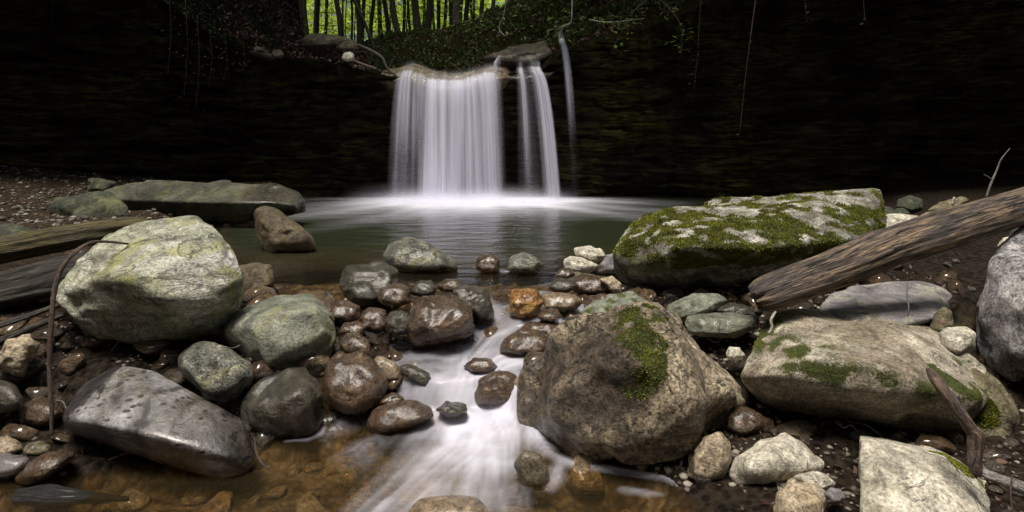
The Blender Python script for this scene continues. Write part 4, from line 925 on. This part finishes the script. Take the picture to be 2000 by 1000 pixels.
M['shale'] = m.done(pb.outputs[0])
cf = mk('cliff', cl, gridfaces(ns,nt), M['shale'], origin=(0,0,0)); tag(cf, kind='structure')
# bank on top, rising into the wood
SKY = [(-1400,-900,9),(-100,-900,12),(300,-500,13.5),(480,-260,14.5),(562,-120,15.5),(578,-60,15.8),(590,66,17),(640,78,19),(700,86,20),(740,74,21),(800,62,20),(860,58,19),(920,40,18),(960,22,17.5),(1000,5,17),(1060,-25,16.5),(1150,-80,16),(1300,-200,15.5),(1500,-400,14),(2000,-800,11),(3200,-900,8)]
SKY = np.array(SKY, float)
sx = np.interp(Lp[:,0], SKY[:,0], SKY[:,1]); sY = np.interp(Lp[:,0], SKY[:,0], SKY[:,2])
vv = np.concatenate([np.linspace(0,1,110), 1+np.array([.1,.3,.8,1.6,3,6,14,30])])
Yt = ly+(sY-ly)*vv[:,None]
Zs = CZ-(sx-HY)/F*sY
Zt = lz+(Zs-lz)*np.minimum(vv,1)[:,None]**1.15
near_ = np.minimum(vv,1)[:,None]
Xt = ((Lp[:,0]-CX)/F)*Yt
# the creek bed behind the lip stays low for a while
ck = np.exp(-((Lp[:,0]-890)/110)**4)
Zt = Zt*(1)-ck*.28*np.sin(np.pi*np.clip(near_*1.3,0,1))
tp = np.stack([Xt.ravel(),Yt.ravel(),Zt.ravel()],1)
amp_ = np.repeat(np.clip(vv/.05,0,1),ns)
tp[:,2] += (.16*fbm(tp*1.2,4)+.08*fbm(tp*4,3))*amp_
m = NT('forest_soil'); v = m.geo()
n1 = m.noise(v, 1.2, 7, .6); n2 = m.noise(v, 9, 7, .75)
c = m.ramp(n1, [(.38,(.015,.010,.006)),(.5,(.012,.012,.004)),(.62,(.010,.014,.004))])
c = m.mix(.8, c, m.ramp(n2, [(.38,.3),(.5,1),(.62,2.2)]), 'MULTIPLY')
pb = m.n('BsdfPrincipled', Base_Color=c, Roughness=.95, Specular_IOR_Level=.02, Normal=m.bump(n2, .12)); M['soil_and_shade'] = m.done(pb.outputs[0])
ff_ = mk('forest_floor', tp, gridfaces(ns,len(vv)), M['soil_and_shade'], origin=(0,0,0)); tag(ff_, kind='structure')
def floor_z(px, Y):
    a, b = np.interp(px, Lp[:,0], ly), np.interp(px, Lp[:,0], sY)
    v_ = np.clip((Y-a)/(b-a),0,1); z0, z1 = np.interp(px, Lp[:,0], lz), np.interp(px, Lp[:,0], Zs)
    return z0+(z1-z0)*v_**1.15-math.exp(-((px-890)/110)**4)*.28*math.sin(math.pi*min(v_*1.3,1))
# unseen gorge wall behind the viewer, added to block low sky light
bx_ = [(-9.5,6),(-10,0),(-8,-5),(-3,-8),(3,-8),(8,-5),(10.5,0),(11.4,4)]
S_ = spline([(a,b,0,0) for a,b in bx_], 120); hz = np.linspace(-1,8.0,30)
Vg = []
for h_ in hz:
    for a in S_: Vg.append((a[0]*(1-.02*h_), a[1]*(1-.02*h_), h_))
Vg = np.array(Vg); Vg[:,:2] *= 1+.06*fbm(Vg*.6,3)[:,None]
gb = mk('gorge_sky_blocker', Vg, gridfaces(120,30), M['shale'], origin=(0,0,0)); tag(gb, kind='structure')

# lip rock: pale worn sandstone sill the water runs over
def sill(name, pts, mat, label, rise=.55, depth=.75, drop=.35):
    A = spline([(*P(a[0],a[1],a[2]),0) for a in pts], 110)[:,:3]; V = []
    e = np.sin(np.pi*np.linspace(0,1,110))**.45
    prof = spline([(a,b,0,0) for a,b in [(.35,-drop),(.10,-drop*.75),(-.02,-.14),(-.03,-.05),(.04,0),(depth*.5,rise*.55),(depth,rise),(depth+.5,rise+.02),(depth+.6,rise-.5)]], 44)
    for d, h_, *_ in prof:
        for k, q in enumerate(A): V.append((q[0], q[1]+d, q[2]+(h_*e[k] if h_ < 0 else h_*(.6+.4*e[k]))))
    V = np.array(V); V += .085*np.stack([V[:,0]*0, -fbm(V*2.2,4,.6), fbm(V*3+5,5,.65)],1)
    n_ = len(V)
    o = mk(name, V, gridfaces(110,44), M[mat], attrs={'wet':np.full(n_,.4),'moss':np.zeros(n_),'dark':np.zeros(n_)}); tag(o, label, 'ledge'); return o
sill('rock_ledge', [(735,156,12.95),(770,156,12.75),(800,152,12.78),(830,164,12.72),(875,174,12.68),(915,169,12.68),(950,157,12.7),(985,148,12.8),(1000,148,12.95)],'lip','pale worn sandstone sill beneath the main fall', .42,.6)
sill('rock_ledge', [(980,152,12.95),(1010,147,12.85),(1035,145,12.83),(1062,144,12.82),(1085,140,12.95)],'darkledge','brown rock sill beneath the narrow right fall', .22,.6,.25)
rock('lip_top','smooth dark rock dome right above the falls',[(935,112),(1000,92),(1060,80),(1105,80),(1125,92),(1100,100),(1060,128),(1010,132),(950,125)],13.3,'darkledge',thick=.5,p=18,tb=1.0,amp=.01,sub=5)

# ------------------------------------------------------------------ waterfalls
m = NT('falling_water'); dn = m.attr('dens')
wc = (.82,.82,.93)
d1 = m.n('BsdfDiffuse', Color=wc).outputs[0]; d2 = m.n('BsdfTranslucent', Color=wc).outputs[0]
w_ = m.n('MixShader', Fac=.4, i1=d1, i2=d2).outputs[0]
M['fall'] = m.done(m.n('MixShader', Fac=dn, i1=m.n('BsdfTransparent').outputs[0], i2=w_).outputs[0])
def fall(pieces, label, density, seed, layers=3, nu=300, nv=90, group=None, fadev=None, edge=.12, top=True, fr=26):
    root = None; AV = []; AF = []; AD = []; off = 0
    for L in range(layers):
        T0 = np.array([pieces[0]]).reshape(-1,4) if False else None
        tops = np.array(pieces[0], float); bots = np.array(pieces[1], float)
        u = np.linspace(0,1,nu)
        tx = np.interp(u, np.linspace(0,1,len(tops)), tops[:,0]); ty = np.interp(u, np.linspace(0,1,len(tops)), tops[:,1]); tY = np.interp(u, np.linspace(0,1,len(tops)), tops[:,2])
        bx0 = np.interp(u, np.linspace(0,1,len(bots)), bots[:,0]); bz = np.interp(u, np.linspace(0,1,len(bots)), bots[:,1]); bY = np.interp(u, np.linspace(0,1,len(bots)), bots[:,2])
        X0 = (tx-CX)/F*tY; Z0 = CZ-(ty-HY)/F*tY; X1 = (bx0-CX)/F*bY
        vv_ = np.linspace(-.08 if top else 0,1,nv)[:,None]; vp = np.clip(vv_,0,1)
        fall_ = vp**1.0
        hx = np.sqrt(vp)  # horizontal throw of a falling body
        Y_ = tY+(bY-tY)*hx-.05*L+np.where(vv_<0,-vv_*7,0); X_ = X0+(X1-X0)*hx; Z_ = Z0+(bz-Z0)*fall_+np.where(vv_<0,-vv_*4.9+.03+.02*L,0)
        uu = np.broadcast_to(u, Y_.shape).ravel(); vr = np.broadcast_to(vp, Y_.shape).ravel(); vv2 = np.broadcast_to(vv_, Y_.shape).ravel()
        s = seed+L*9.1
        n1 = perlin(np.stack([uu*fr*.28, vr*.35, uu*0+s],1)); n2 = perlin(np.stack([uu*fr, vr*.5, uu*0+s+3],1)); n3 = perlin(np.stack([uu*fr*3.1, vr*.9, uu*0+s+5],1))
        base = density(uu, vr)
        dd = base*(1+1.3*n1+1.3*n2+.7*n3)
        ed = smooth(0,edge,uu)*smooth(1,1-edge,uu)
        dd = dd*ed*(1-.25*(L>0)); 
        if top: dd = dd*np.where(vv2<-.012, .16, 1)*smooth(-.08,-.03,vv2)
        if fadev: dd = dd*smooth(fadev[1],fadev[0],vr)
        V = np.stack([X_.ravel(),Y_.ravel(),Z_.ravel()],1)
        V[:,1] += -.05*fbm(np.stack([uu*9,vr*1.5,uu*0+s],1),2)
        AV.append(V); AF.append(gridfaces(nu,nv)+off); AD.append(np.clip(dd,0,.97)); off += len(V)
    o = mk('waterfall', np.vstack(AV), np.vstack(AF), M['fall'], attrs={'dens':np.concatenate(AD)}); tag(o, label, 'waterfall', group); return o
fall([[(826,158,12.72),(850,168,12.66),(900,168,12.62),(930,156,12.66),(980,148,12.75)],[(810,-.03,12.15),(866,-.03,12.05),(930,-.03,12.05),(992,-.03,12.15)]],
     'broad silky white curtain of water, centre of the falls', lambda u,v: .46-.16*smooth(.3,.9,v)*smooth(.35,.6,u)+.22*np.exp(-((u-.24)/.10)**2)+.1*(1-smooth(0,.25,v)), 1.0, 3, 420, fr=17, edge=.16)
fall([[(776,150,12.72),(800,145,12.72),(835,158,12.7)],[(752,0,12.1),(790,0,12.05),(835,0,12.1)]],
     'thin misty veil of water on the left of the main curtain', lambda u,v: (.62-.50*smooth(.1,.75,v)), 21.0, 2, 220, fr=9, edge=.35)
fall([[(1006,142,12.8),(1030,139,12.78),(1058,140,12.78)],[(1010,0,12.3),(1060,0,12.25),(1098,0,12.2)]],
     'narrow curtain of water right of the main fall', lambda u,v: (.05+.8*smooth(.45,.85,u)+.45*np.exp(-((u-.22)/.07)**2)*(1-v))*(1-.55*smooth(.1,1,v)), 33.0, 2, 220, fr=8, edge=.10)
fall([[(1089,84,12.6),(1104,84,12.6)],[(1112,.1,12.3),(1136,.1,12.3)]],
     'thin trickle arching off the rim on the far right of the falls', lambda u,v: .60*(1-smooth(.0,.7,v))+.01, 41.0, 2, 60, 90, fr=3, edge=.5)
fall([[(960,128,12.9),(980,100,13.2)],[(955,2.85,12.8),(985,2.85,12.8)]],
     'small side trickle running into the top of the main fall', lambda u,v: .4+0*v, 51.0, 1, 40, 20, fr=3, edge=.4, top=False)
# spray cushion at the foot of the curtain
def spray(x0, x1, y, h, label, seed, s):
    AV = []; AF = []; AD = []; off = 0
    for L in range(5):
        u = np.linspace(0,1,120); v_ = np.linspace(0,1,24)[:,None]
        yy = y-.12*L+0*u; hh_ = h*(1-.12*L)
        X_ = (x0+(x1-x0)*u)+0*v_; Z_ = float(wl(np.array([x0]),np.array([y]))[0])-.02+hh_*v_+0*u; Y_ = yy-.25*(1-v_)**2
        uu = np.broadcast_to(u, X_.shape).ravel(); vr = np.broadcast_to(v_, X_.shape).ravel()
        d = s*np.exp(-(vr*2.4)**2)*smooth(0,.45,uu)*smooth(1,.55,uu)*(1+.5*perlin(np.stack([uu*9,vr,uu*0+seed+L],1)))*smooth(1,.6,vr)
        V = np.stack([X_.ravel(),Y_.ravel(),Z_.ravel()],1); AV.append(V); AF.append(gridfaces(120,24)+off); AD.append(d); off += len(V)
    o = mk('spray', np.vstack(AV), np.vstack(AF), M['fall'], attrs={'dens':np.clip(np.concatenate(AD),0,.9)}); tag(o, label, 'spray', kind='stuff')
spray(-3.6,1.6,12.0,.55,'white spray cushion where the main curtain lands',2,.42)
spray(-.62,.02,2.98,.07,'soft spray where the stream drops between the boulders',5,.25)
spray(.0,1.5,12.3,.22,'low spray where the narrow fall lands',8,.30)

# ------------------------------------------------------------------ trees of the wood behind
def bark_mat(name, c1, c2):
    m = NT(name); v = m.coord((6,6,1.5)); n = m.noise(v, 1.5, 7, .65, .5)
    c = m.ramp(n, [(.3,c1),(.65,c2)]); pb = m.n('BsdfPrincipled', Base_Color=c, Roughness=.9, Normal=m.bump(n,.04)); return m.done(pb.outputs[0])
M['bark'] = bark_mat('dark_beech_bark', (.022,.018,.013), (.06,.052,.036))
M['barkg'] = bark_mat('green_beech_bark', (.03,.034,.014), (.07,.08,.03))
M['barkp'] = bark_mat('grey_beech_bark', (.05,.045,.042), (.11,.10,.095))
TR = [ # px top(py=0), px base, width px, Y, material, descriptor
 (583,586,7,21,'bark'),(597,600,13,24,'barkg'),(620,623,12,22,'bark'),(635,635,7,25,'barkg'),(655,664,11,19.5,'bark'),(671,673,4.5,27,'bark'),(683,694,5,25,'bark'),
 (696,702,11,22,'barkp'),(691,728,7,18.5,'bark'),(712,709,8,25,'barkg'),(727,728,8,23,'barkg'),(740,741,9,26,'barkg'),(752,757,9,22,'bark'),(769,781,12,20.5,'bark'),(787,789,7,26,'bark'),
 (799,800,6,27,'bark'),(812,815,16,21,'bark'),(826,827,6,28,'barkg'),(837,834,14,21.5,'bark'),(848,849,6,27,'barkg'),(859,859,8,24,'bark'),(868,867,7,26,'bark'),(878,879,7,24,'bark'),(887,888,4,28,'bark'),
 (899,895,20,20,'bark'),(911,910,10,22,'bark'),(921,922,6,26,'bark'),(929,929,5,26,'bark'),(945,944,9,21,'barkg'),(963,962,8,20,'bark'),(990,986,10,19,'bark'),(1036,1034,14,18.5,'bark'),(1092,1090,34,16.5,'bark'),(570,572,26,16.5,'bark'),
 (677,680,3,30,'bark'),(762,763,4,30,'bark'),(806,806,4,31,'barkg')]
ordn = ['first','second','third','fourth','fifth','sixth','seventh','eighth','ninth','tenth','eleventh','twelfth','thirteenth','fourteenth','fifteenth','sixteenth','seventeenth','eighteenth','nineteenth','twentieth']
rank = sorted(range(len(TR)), key=lambda i: TR[i][0])
pos = {i: k for k, i in enumerate(rank)}
n_tr = len(TR)
leafV, leafF, leafT = tris_at(np.zeros((1,3)), np.array([[0,0,1.]]), 1, 0)
for i, (pt, pbx, w, Y, mt) in enumerate(TR):
    k_ = pos[i]
    side = (ordn[k_]+' trunk from the left in the wood') if k_ < 20 else (ordn[n_tr-1-k_]+' trunk from the right in the wood')
    look = 'thick dark' if w > 15 else 'grey' if mt == 'barkp' else 'mossy green' if mt == 'barkg' else 'thin dark' if w < 6.5 else 'dark'
    if abs(pt-pbx) > 8: look = 'leaning '+look
    zb = floor_z(pbx, Y)-.15; base = np.array([(pbx-CX)/F*Y, Y, zb])
    pyb = HY-(zb-CZ)*F/Y
    root = empty('beech_tree', tuple(base), look+' beech tree, '+side, 'tree', 'trees of the wood above the falls')
    slope = (pt-pbx)/max(pyb,30)
    pts = []
    for h in (0,.15,1.0,3,6,10,14):
        r = w/2/F*Y*(1.35 if h == 0 else 1.1 if h < .2 else 1-h*.035)
        pts.append((base[0]+slope*h+.09*math.sin(h*1.1+i*1.7), Y+.05*math.sin(h+i), zb+h, r))
    tube('trunk', pts, mt, n=30, seg=12, rough=.08, parent=root, seed=i*2.3, world=True)
    r = np.random.default_rng(i+50); nb = 5 if w < 16 else 4
    for b in range(nb if Y > 18 else 0):   # thin side branches with leaves: the lower crown
        h = r.uniform(.5, 8.0); a = r.uniform(0,6.28); L = r.uniform(.6,1.8)
        p0 = np.array([base[0]+slope*h, Y, zb+h]); p1 = p0+np.array([math.cos(a)*L, math.sin(a)*L, r.uniform(-.1,.5)])
        br = tube('branch', [(*p0,.018),(*((p0+p1)/2+[0,0,.08]),.012),(*p1,.004)], 'bark', n=8, seg=5, parent=root, world=True)
    # crown: many leaf faces, most of it above the frame, some low sprays
    nl = 1100 if w < 16 else 500
    hh_ = r.uniform(5.5,12,nl); rad = r.uniform(.3,2.2,nl)*np.where(hh_<5,.6,1); an = r.uniform(0,6.28,nl)
    C = np.stack([base[0]+slope*hh_+rad*np.cos(an), Y+rad*np.sin(an), zb+hh_],1)
    C = C[fbm(C*.9+i,2) > -.1]
    if Y < 23.5:
        m_ = 350; C2 = np.stack([base[0]+r.normal(0,2.0,m_), Y-1.5+r.normal(0,1.8,m_), zb+r.uniform(7.5,12,m_)],1); C = np.vstack([C, C2])  # extra leaves above the frame, added to shade the slope and ledge
    V2, F2, t2 = tris_at(C, np.tile([[0,0,-.2]],(len(C),1)), np.where(C[:,2:3]>zb+7,.34,.16) if False else .22, i, 1.4, 1, 1.2)
    mk('crown', V2-base, F2, M['bright'], parent=root, attrs={'tint':t2}, smoothf=False)
for i, (px, Y, lab) in enumerate([(330,14.2,'unseen beech added to shade the left bank, its crown above the picture'),(500,15.2,'unseen shade beech added on the left bank above the dead leaves'),(60,12.8,'unseen shade beech added on the far left bank, crown over the pebbles'),(1230,15.5,'unseen shade beech added high on the right bank over the rim'),(1430,13.5,'unseen shade beech added furthest right on the high bank')]):  # unseen trees added so their crowns shade the banks
    zb = floor_z(px, Y); base = np.array([(px-CX)/F*Y, Y, zb]); root = empty('beech_tree', tuple(base), lab, 'tree', 'unseen shade trees added above the frame')
    tube('trunk', [(*base-np.array([0,0,.3]),.2),(base[0]+.1,Y,zb+4,.16),(base[0],Y,zb+8,.1)], 'bark', n=16, seg=12, rough=.08, parent=root, world=True)
    r = np.random.default_rng(300+i); m_ = 2600; sg = 1 if px > 1000 else -1
    zc = max(zb+1.5, 7.0)
    C = np.stack([base[0]-sg*.6+r.normal(0,1.9,m_), Y-2.2+r.normal(0,1.8,m_), zc+r.uniform(0,3,m_)],1)
    C = C[C[:,2] > 1+(300/F)*C[:,1]+.6]
    V2, F2, t2 = tris_at(C, np.tile([[0,0,-.2]],(len(C),1)), .34, i, 1.4, 1, 1.2)
    mk('crown', V2-base, F2, M['bright'], parent=root, attrs={'tint':t2}, smoothf=False)
# understorey saplings: bright beech foliage between and beyond the trunks
def sapling(px, Y, h, n, rad, seed, label, mat='farleaf', size=.11):
    r = np.random.default_rng(seed); z = floor_z(px, Y)-.1; b = np.array([(px-CX)/F*Y, Y, z])
    root = empty('beech_sapling', tuple(b), label, 'sapling', 'leafy saplings in the bright wood')
    tube('stem', [(*b,.03),(b[0]+.1,Y,z+h*.5,.02),(b[0]-.1,Y,z+h,.008)], 'bark', n=10, seg=6, parent=root, world=True)
    lay = r.integers(0, 9, n); zz = z+h*(.12+.86*(lay/9))+r.normal(0,.07,n)
    a = r.uniform(0,6.28,n); q = rad*np.sqrt(r.random(n))
    C = np.stack([b[0]+q*np.cos(a), Y+q*np.sin(a), zz+.12*fbm(np.stack([a,zz,q],1),2)],1)
    C = C[fbm(C*1.6+seed,3) > -.18]
    V2, F2, t2 = tris_at(C, np.tile([[0,-.1,.0]],(len(C),1)), size, seed, 1.5, 1, 1)
    mk('foliage', V2-b, F2, M[mat], parent=root, attrs={'tint':t2}, smoothf=False)
k = 0
words_ = ['leftmost','second from left','third from left','fourth from left','fifth from left','sixth from left','seventh from left','middle','seventh from right','sixth from right','fifth from right','fourth from right','third from right','second from right','rightmost']
for i in range(15):
    px = 588+i*24.5
    sapling(px+(i%3)*4, 25+3.5*(i%4), 7.5, 1500, 1.5, 100+i, 'bright green beech sapling between the trunks, '+words_[i]+' of the row')
# a bank of sunlit wood further off
def far_wood():
    r = np.random.default_rng(77); n = 42000
    px = r.uniform(480,1250,n); Y = r.uniform(40,60,n); z = 5+r.random(n)*(.27*Y-3.2)
    C = np.stack([(px-CX)/F*Y, Y, z],1); C = C[fbm(C*.28,4) > .06]
    V2, F2, t2 = tris_at(C, np.tile([[0,-.1,.1]],(len(C),1)), .42, 9, 1.4, 1, 1)
    o = mk('far_foliage', V2, F2, M['farleaf'], attrs={'tint':t2}, smoothf=False); tag(o, 'sunlit far foliage of the wood beyond the trunks', 'foliage', kind='stuff')
far_wood()

# ------------------------------------------------------------------ ground cover and leaf litter on the bank
def cover(name, label, cat, mat, pxr, pyY, n, size, seed, thr=-.2, k=2, up=.6, tint=1.0, cond=None):
    r = np.random.default_rng(seed); px = r.uniform(*pxr, n); fr_ = r.random(n)
    a = np.interp(px, Lp[:,0], ly); b = np.interp(px, Lp[:,0], sY); Y = a+(b-a)*(pyY[0]+(pyY[1]-pyY[0])*fr_)
    C = np.array([[(p-CX)/F*y, y, floor_z(p, y)] for p, y in zip(px, Y)])
    base = C.copy(); C[:,2] += .16*fbm(base*1.2,4)+.08*fbm(base*4,3)+.02
    C = C[fbm(C*1.4+seed,3) > thr]
    V2, F2, t2 = tris_at(C, np.tile([[0,-.2,up]],(len(C),1)), size, seed, 2.0, k, .8)
    o = mk(name, V2, F2, M[mat], attrs={'tint':t2*tint}, smoothf=False); tag(o, label, cat, kind='stuff')
cover('ground_fern','low dark green ferns and herbs on the slope behind the falls','ferns','fern',(720,1420),(.12,1.0),26000,.10,5,thr=-.05,k=2)
cover('ground_ivy','dark ivy leaves carpeting the left bank','ivy','ivy',(180,560),(.0,.9),14000,.06,16,thr=-.25,k=1,tint=.4)
cover('leaf_litter','brown and red dead beech leaves on the left bank','leaf litter','litter',(430,720),(.03,.8),9000,.09,6,k=1,up=.2,thr=-.3)
cover('leaf_litter','brown dead leaves scattered under the shrubs right of the falls','leaf litter','litter',(730,1420),(.05,1.0),9000,.09,7,k=1,up=.2,thr=-.1)
# leafy branches hanging over the rim on the right
def spray_branch(path, label, nl, size, seed, bark='dvine', mat='leaf', r0=1.6, name='leafy_branch', spread=.10, droop=.0, cat='branch', tmul=1.0):
    w0 = P(*path[0][:3]); root = empty(name, tuple(w0), label, cat)
    tube('stem', [(a[0],a[1],a[2],r0*(1-.6*i/len(path))) for i, a in enumerate(path)], bark, n=24, seg=6, rough=.15, parent=root, seed=seed)
    r = np.random.default_rng(seed); W = spline([(*P(*a[:3]),0) for a in path], 60)[:,:3]
    q = W[r.integers(8,60,nl)]+r.normal(0,spread,(nl,3))*[1,1,.6]
    V = []; 
    n = nl; a = r.uniform(0,6.28,n); d = np.stack([np.cos(a),np.sin(a)*.6,-.25+r.normal(0,.2,n)],1); d /= np.linalg.norm(d,axis=1)[:,None]
    s = np.cross(d, [0,-.3,1]); s /= np.linalg.norm(s,axis=1)[:,None]; sz = size*r.uniform(.6,1.2,n)[:,None]
    up = np.cross(s,d)
    V = np.stack([q, q+d*sz*.35+s*sz*.27, q+d*sz*.75+s*sz*.2, q+d*sz-up*sz*.05, q+d*sz*.75-s*sz*.2, q+d*sz*.35-s*sz*.27],1).reshape(-1,3)
    Fh = np.arange(6*n).reshape(-1,6)
    mk('leaves', V-w0, Fh, M[mat], parent=root, attrs={'tint':np.repeat(r.random(n)*tmul,6)}, smoothf=False)
spray_branch([(1094,75,12.4),(1099,52,12.4),(1113,46,12.35),(1117,30,12.3),(1118,-30,12.3)],'pale crooked sapling stem with green leaves right of the falls',46,.14,1,'pbark',r0=2.2,spread=.22)
spray_branch([(1150,38,12.2),(1180,43,12.1),(1210,42,12.0),(1258,36,11.9)],'pale arching branch with a few leaves over the right rim',34,.13,2,'pbark',r0=1.3,spread=.16)
spray_branch([(1230,-40,11.6),(1290,0,11.5),(1325,40,11.4),(1332,75,11.4),(1330,108,11.4)],'branch of green leaves hanging below the right rim',40,.13,3,spread=.10)
spray_branch([(985,70,13.4),(975,55,13.5),(985,25,13.5),(990,-20,13.5)],'thin sapling with pale leaves on the slope above the main fall',40,.15,4,'gbark',r0=1.4,spread=.30)
spray_branch([(935,-20,13.2),(925,15,13.2),(935,45,13.2)],'leafy spray left of the thin sapling above the main fall',30,.15,5,spread=.22,r0=1)
spray_branch([(1290,-20,11.9),(1240,20,11.9),(1215,60,11.9),(1195,100,11.9)],'leafy spray drooping over the rim beside the far right trickle',46,.12,6,spread=.18)
spray_branch([(1370,-30,11),(1366,40,11),(1362,110,11),(1355,180,11)],'long thin ivy strand dangling right of the hanging branch',34,.06,7,mat='ivy',name='hanging_vine',r0=.7,spread=.03,cat='vine')
spray_branch([(1480,-30,10.5),(1465,80,10.6),(1455,160,10.8),(1445,260,11)],'brown hanging root strand on the dark right wall',14,.05,8,'rbark',mat='litter',name='hanging_vine',r0=1.1,spread=.03,cat='vine')
spray_branch([(1570,-30,10.2),(1573,10,10.2),(1576,45,10.2)],'short ivy strand hanging at the top of the right wall',16,.06,9,mat='ivy',name='hanging_vine',r0=.7,spread=.03,cat='vine')
spray_branch([(1683,-30,9.8),(1687,10,9.8),(1690,50,9.8)],'short dim ivy strand furthest to the right at the top',16,.06,10,mat='ivy',name='hanging_vine',r0=.7,spread=.03,cat='vine')
ivx = [(330,-20,150,'leftmost'),(362,0,190,'second from the left'),(385,30,215,'longest, near the ledge'),(410,60,170,'third from the right'),(440,80,150,'second from the right'),(475,90,140,'nearest the falls'),(100,-30,60,'high in the left corner')]
for j, (a, b, c_, w__) in enumerate(ivx):
    spray_branch([(a,b,11.3),(a+4,(b+c_)/2,11.4),(a-3,c_,11.5)],'dim ivy strand trailing down the left wall, '+w__,46,.06,20+j,mat='ivy',name='hanging_vine',r0=.8,spread=.12,cat='vine',tmul=.5)
q_ = tube('fallen_branch', [(700,88,12.4,3),(722,98,12.3,3.5),(745,112,12.2,3),(752,125,12.15,2.6),(760,138,12.1,2.4),(778,152,12.1,1.2)],'dvine',n=30,seg=8,rough=.2); tag(q_,'bare branch lying on the debris left of the main fall','branch')
q_ = tube('exposed_root', [(690,118,12.2,2),(710,126,12.15,2.5),(735,135,12.1,2)],'rbark',n=16,seg=8,rough=.2); tag(q_,'short pale root on the ledge left of the main fall','root')
# loose debris on the ledge left of the fall
r = np.random.default_rng(31)
for j in range(46):
    px = r.uniform(600,775); t_ = (px-600)/175
    Y = 12.25+r.uniform(0,.7); zb = float(np.interp(px, Lp[:,0], lz)); s = r.uniform(.025,.075)
    o = bpy.data.objects.new('stone', PR['sm_dry'][r.integers(6)]); COL.objects.link(o)
    o.location = ((px-CX)/F*Y, Y, floor_z(px, max(Y, 12.5))+.02+(Y-12.25)*.15); o.scale = (s,s,s*.8); o.rotation_euler = (r.uniform(-.4,.4),r.uniform(-.4,.4),r.uniform(0,6))
    o.name = 'rubble_stone'; tag(o, 'small stone in the rubble on the ledge left of the falls', 'stone', 'rubble on the ledge left of the falls')

# ------------------------------------------------------------------ light, world, camera
EL, AZ = math.radians(75), math.atan2(-.35, -.62)
sd_ = Vector((math.sin(AZ)*math.cos(EL), math.cos(AZ)*math.cos(EL), math.sin(EL)))
w = bpy.data.worlds.new('World'); scene.world = w; w.use_nodes = True
nt_ = w.node_tree; bg = nt_.nodes['Background']; sk = nt_.nodes.new('ShaderNodeTexSky'); sk.sky_type = 'NISHITA'; sk.sun_disc = False
sk.sun_elevation = EL; sk.sun_rotation = AZ; sk.dust_density = 6; sk.altitude = 0
nt_.links.new(sk.outputs[0], bg.inputs[0]); bg.inputs[1].default_value = .05
L = bpy.data.lights.new('sun', 'SUN'); L.energy = 3.2; L.angle = math.radians(22); L.color = (1,.945,.85)
lo = bpy.data.objects.new('sun', L); COL.objects.link(lo); lo.rotation_euler = sd_.to_track_quat('Z','Y').to_euler(); lo.location = (0,0,20)
cam = bpy.data.cameras.new('camera'); co = bpy.data.objects.new('camera', cam); COL.objects.link(co)
co.location = (0,0,CZ); co.rotation_euler = (math.radians(90),0,0)
cam.sensor_width = 36; cam.lens = 36*F/2000; cam.shift_y = -(500-HY)/2000; cam.clip_end = 1000; cam.clip_start = .05
scene.camera = co
scene.view_settings.view_transform = 'Standard'; scene.view_settings.look = 'None'; scene.view_settings.gamma = 1; scene.view_settings.exposure = 0.66
scene.cycles.use_denoising = True; scene.cycles.transparent_max_bounces = 24; scene.cycles.max_bounces = 8
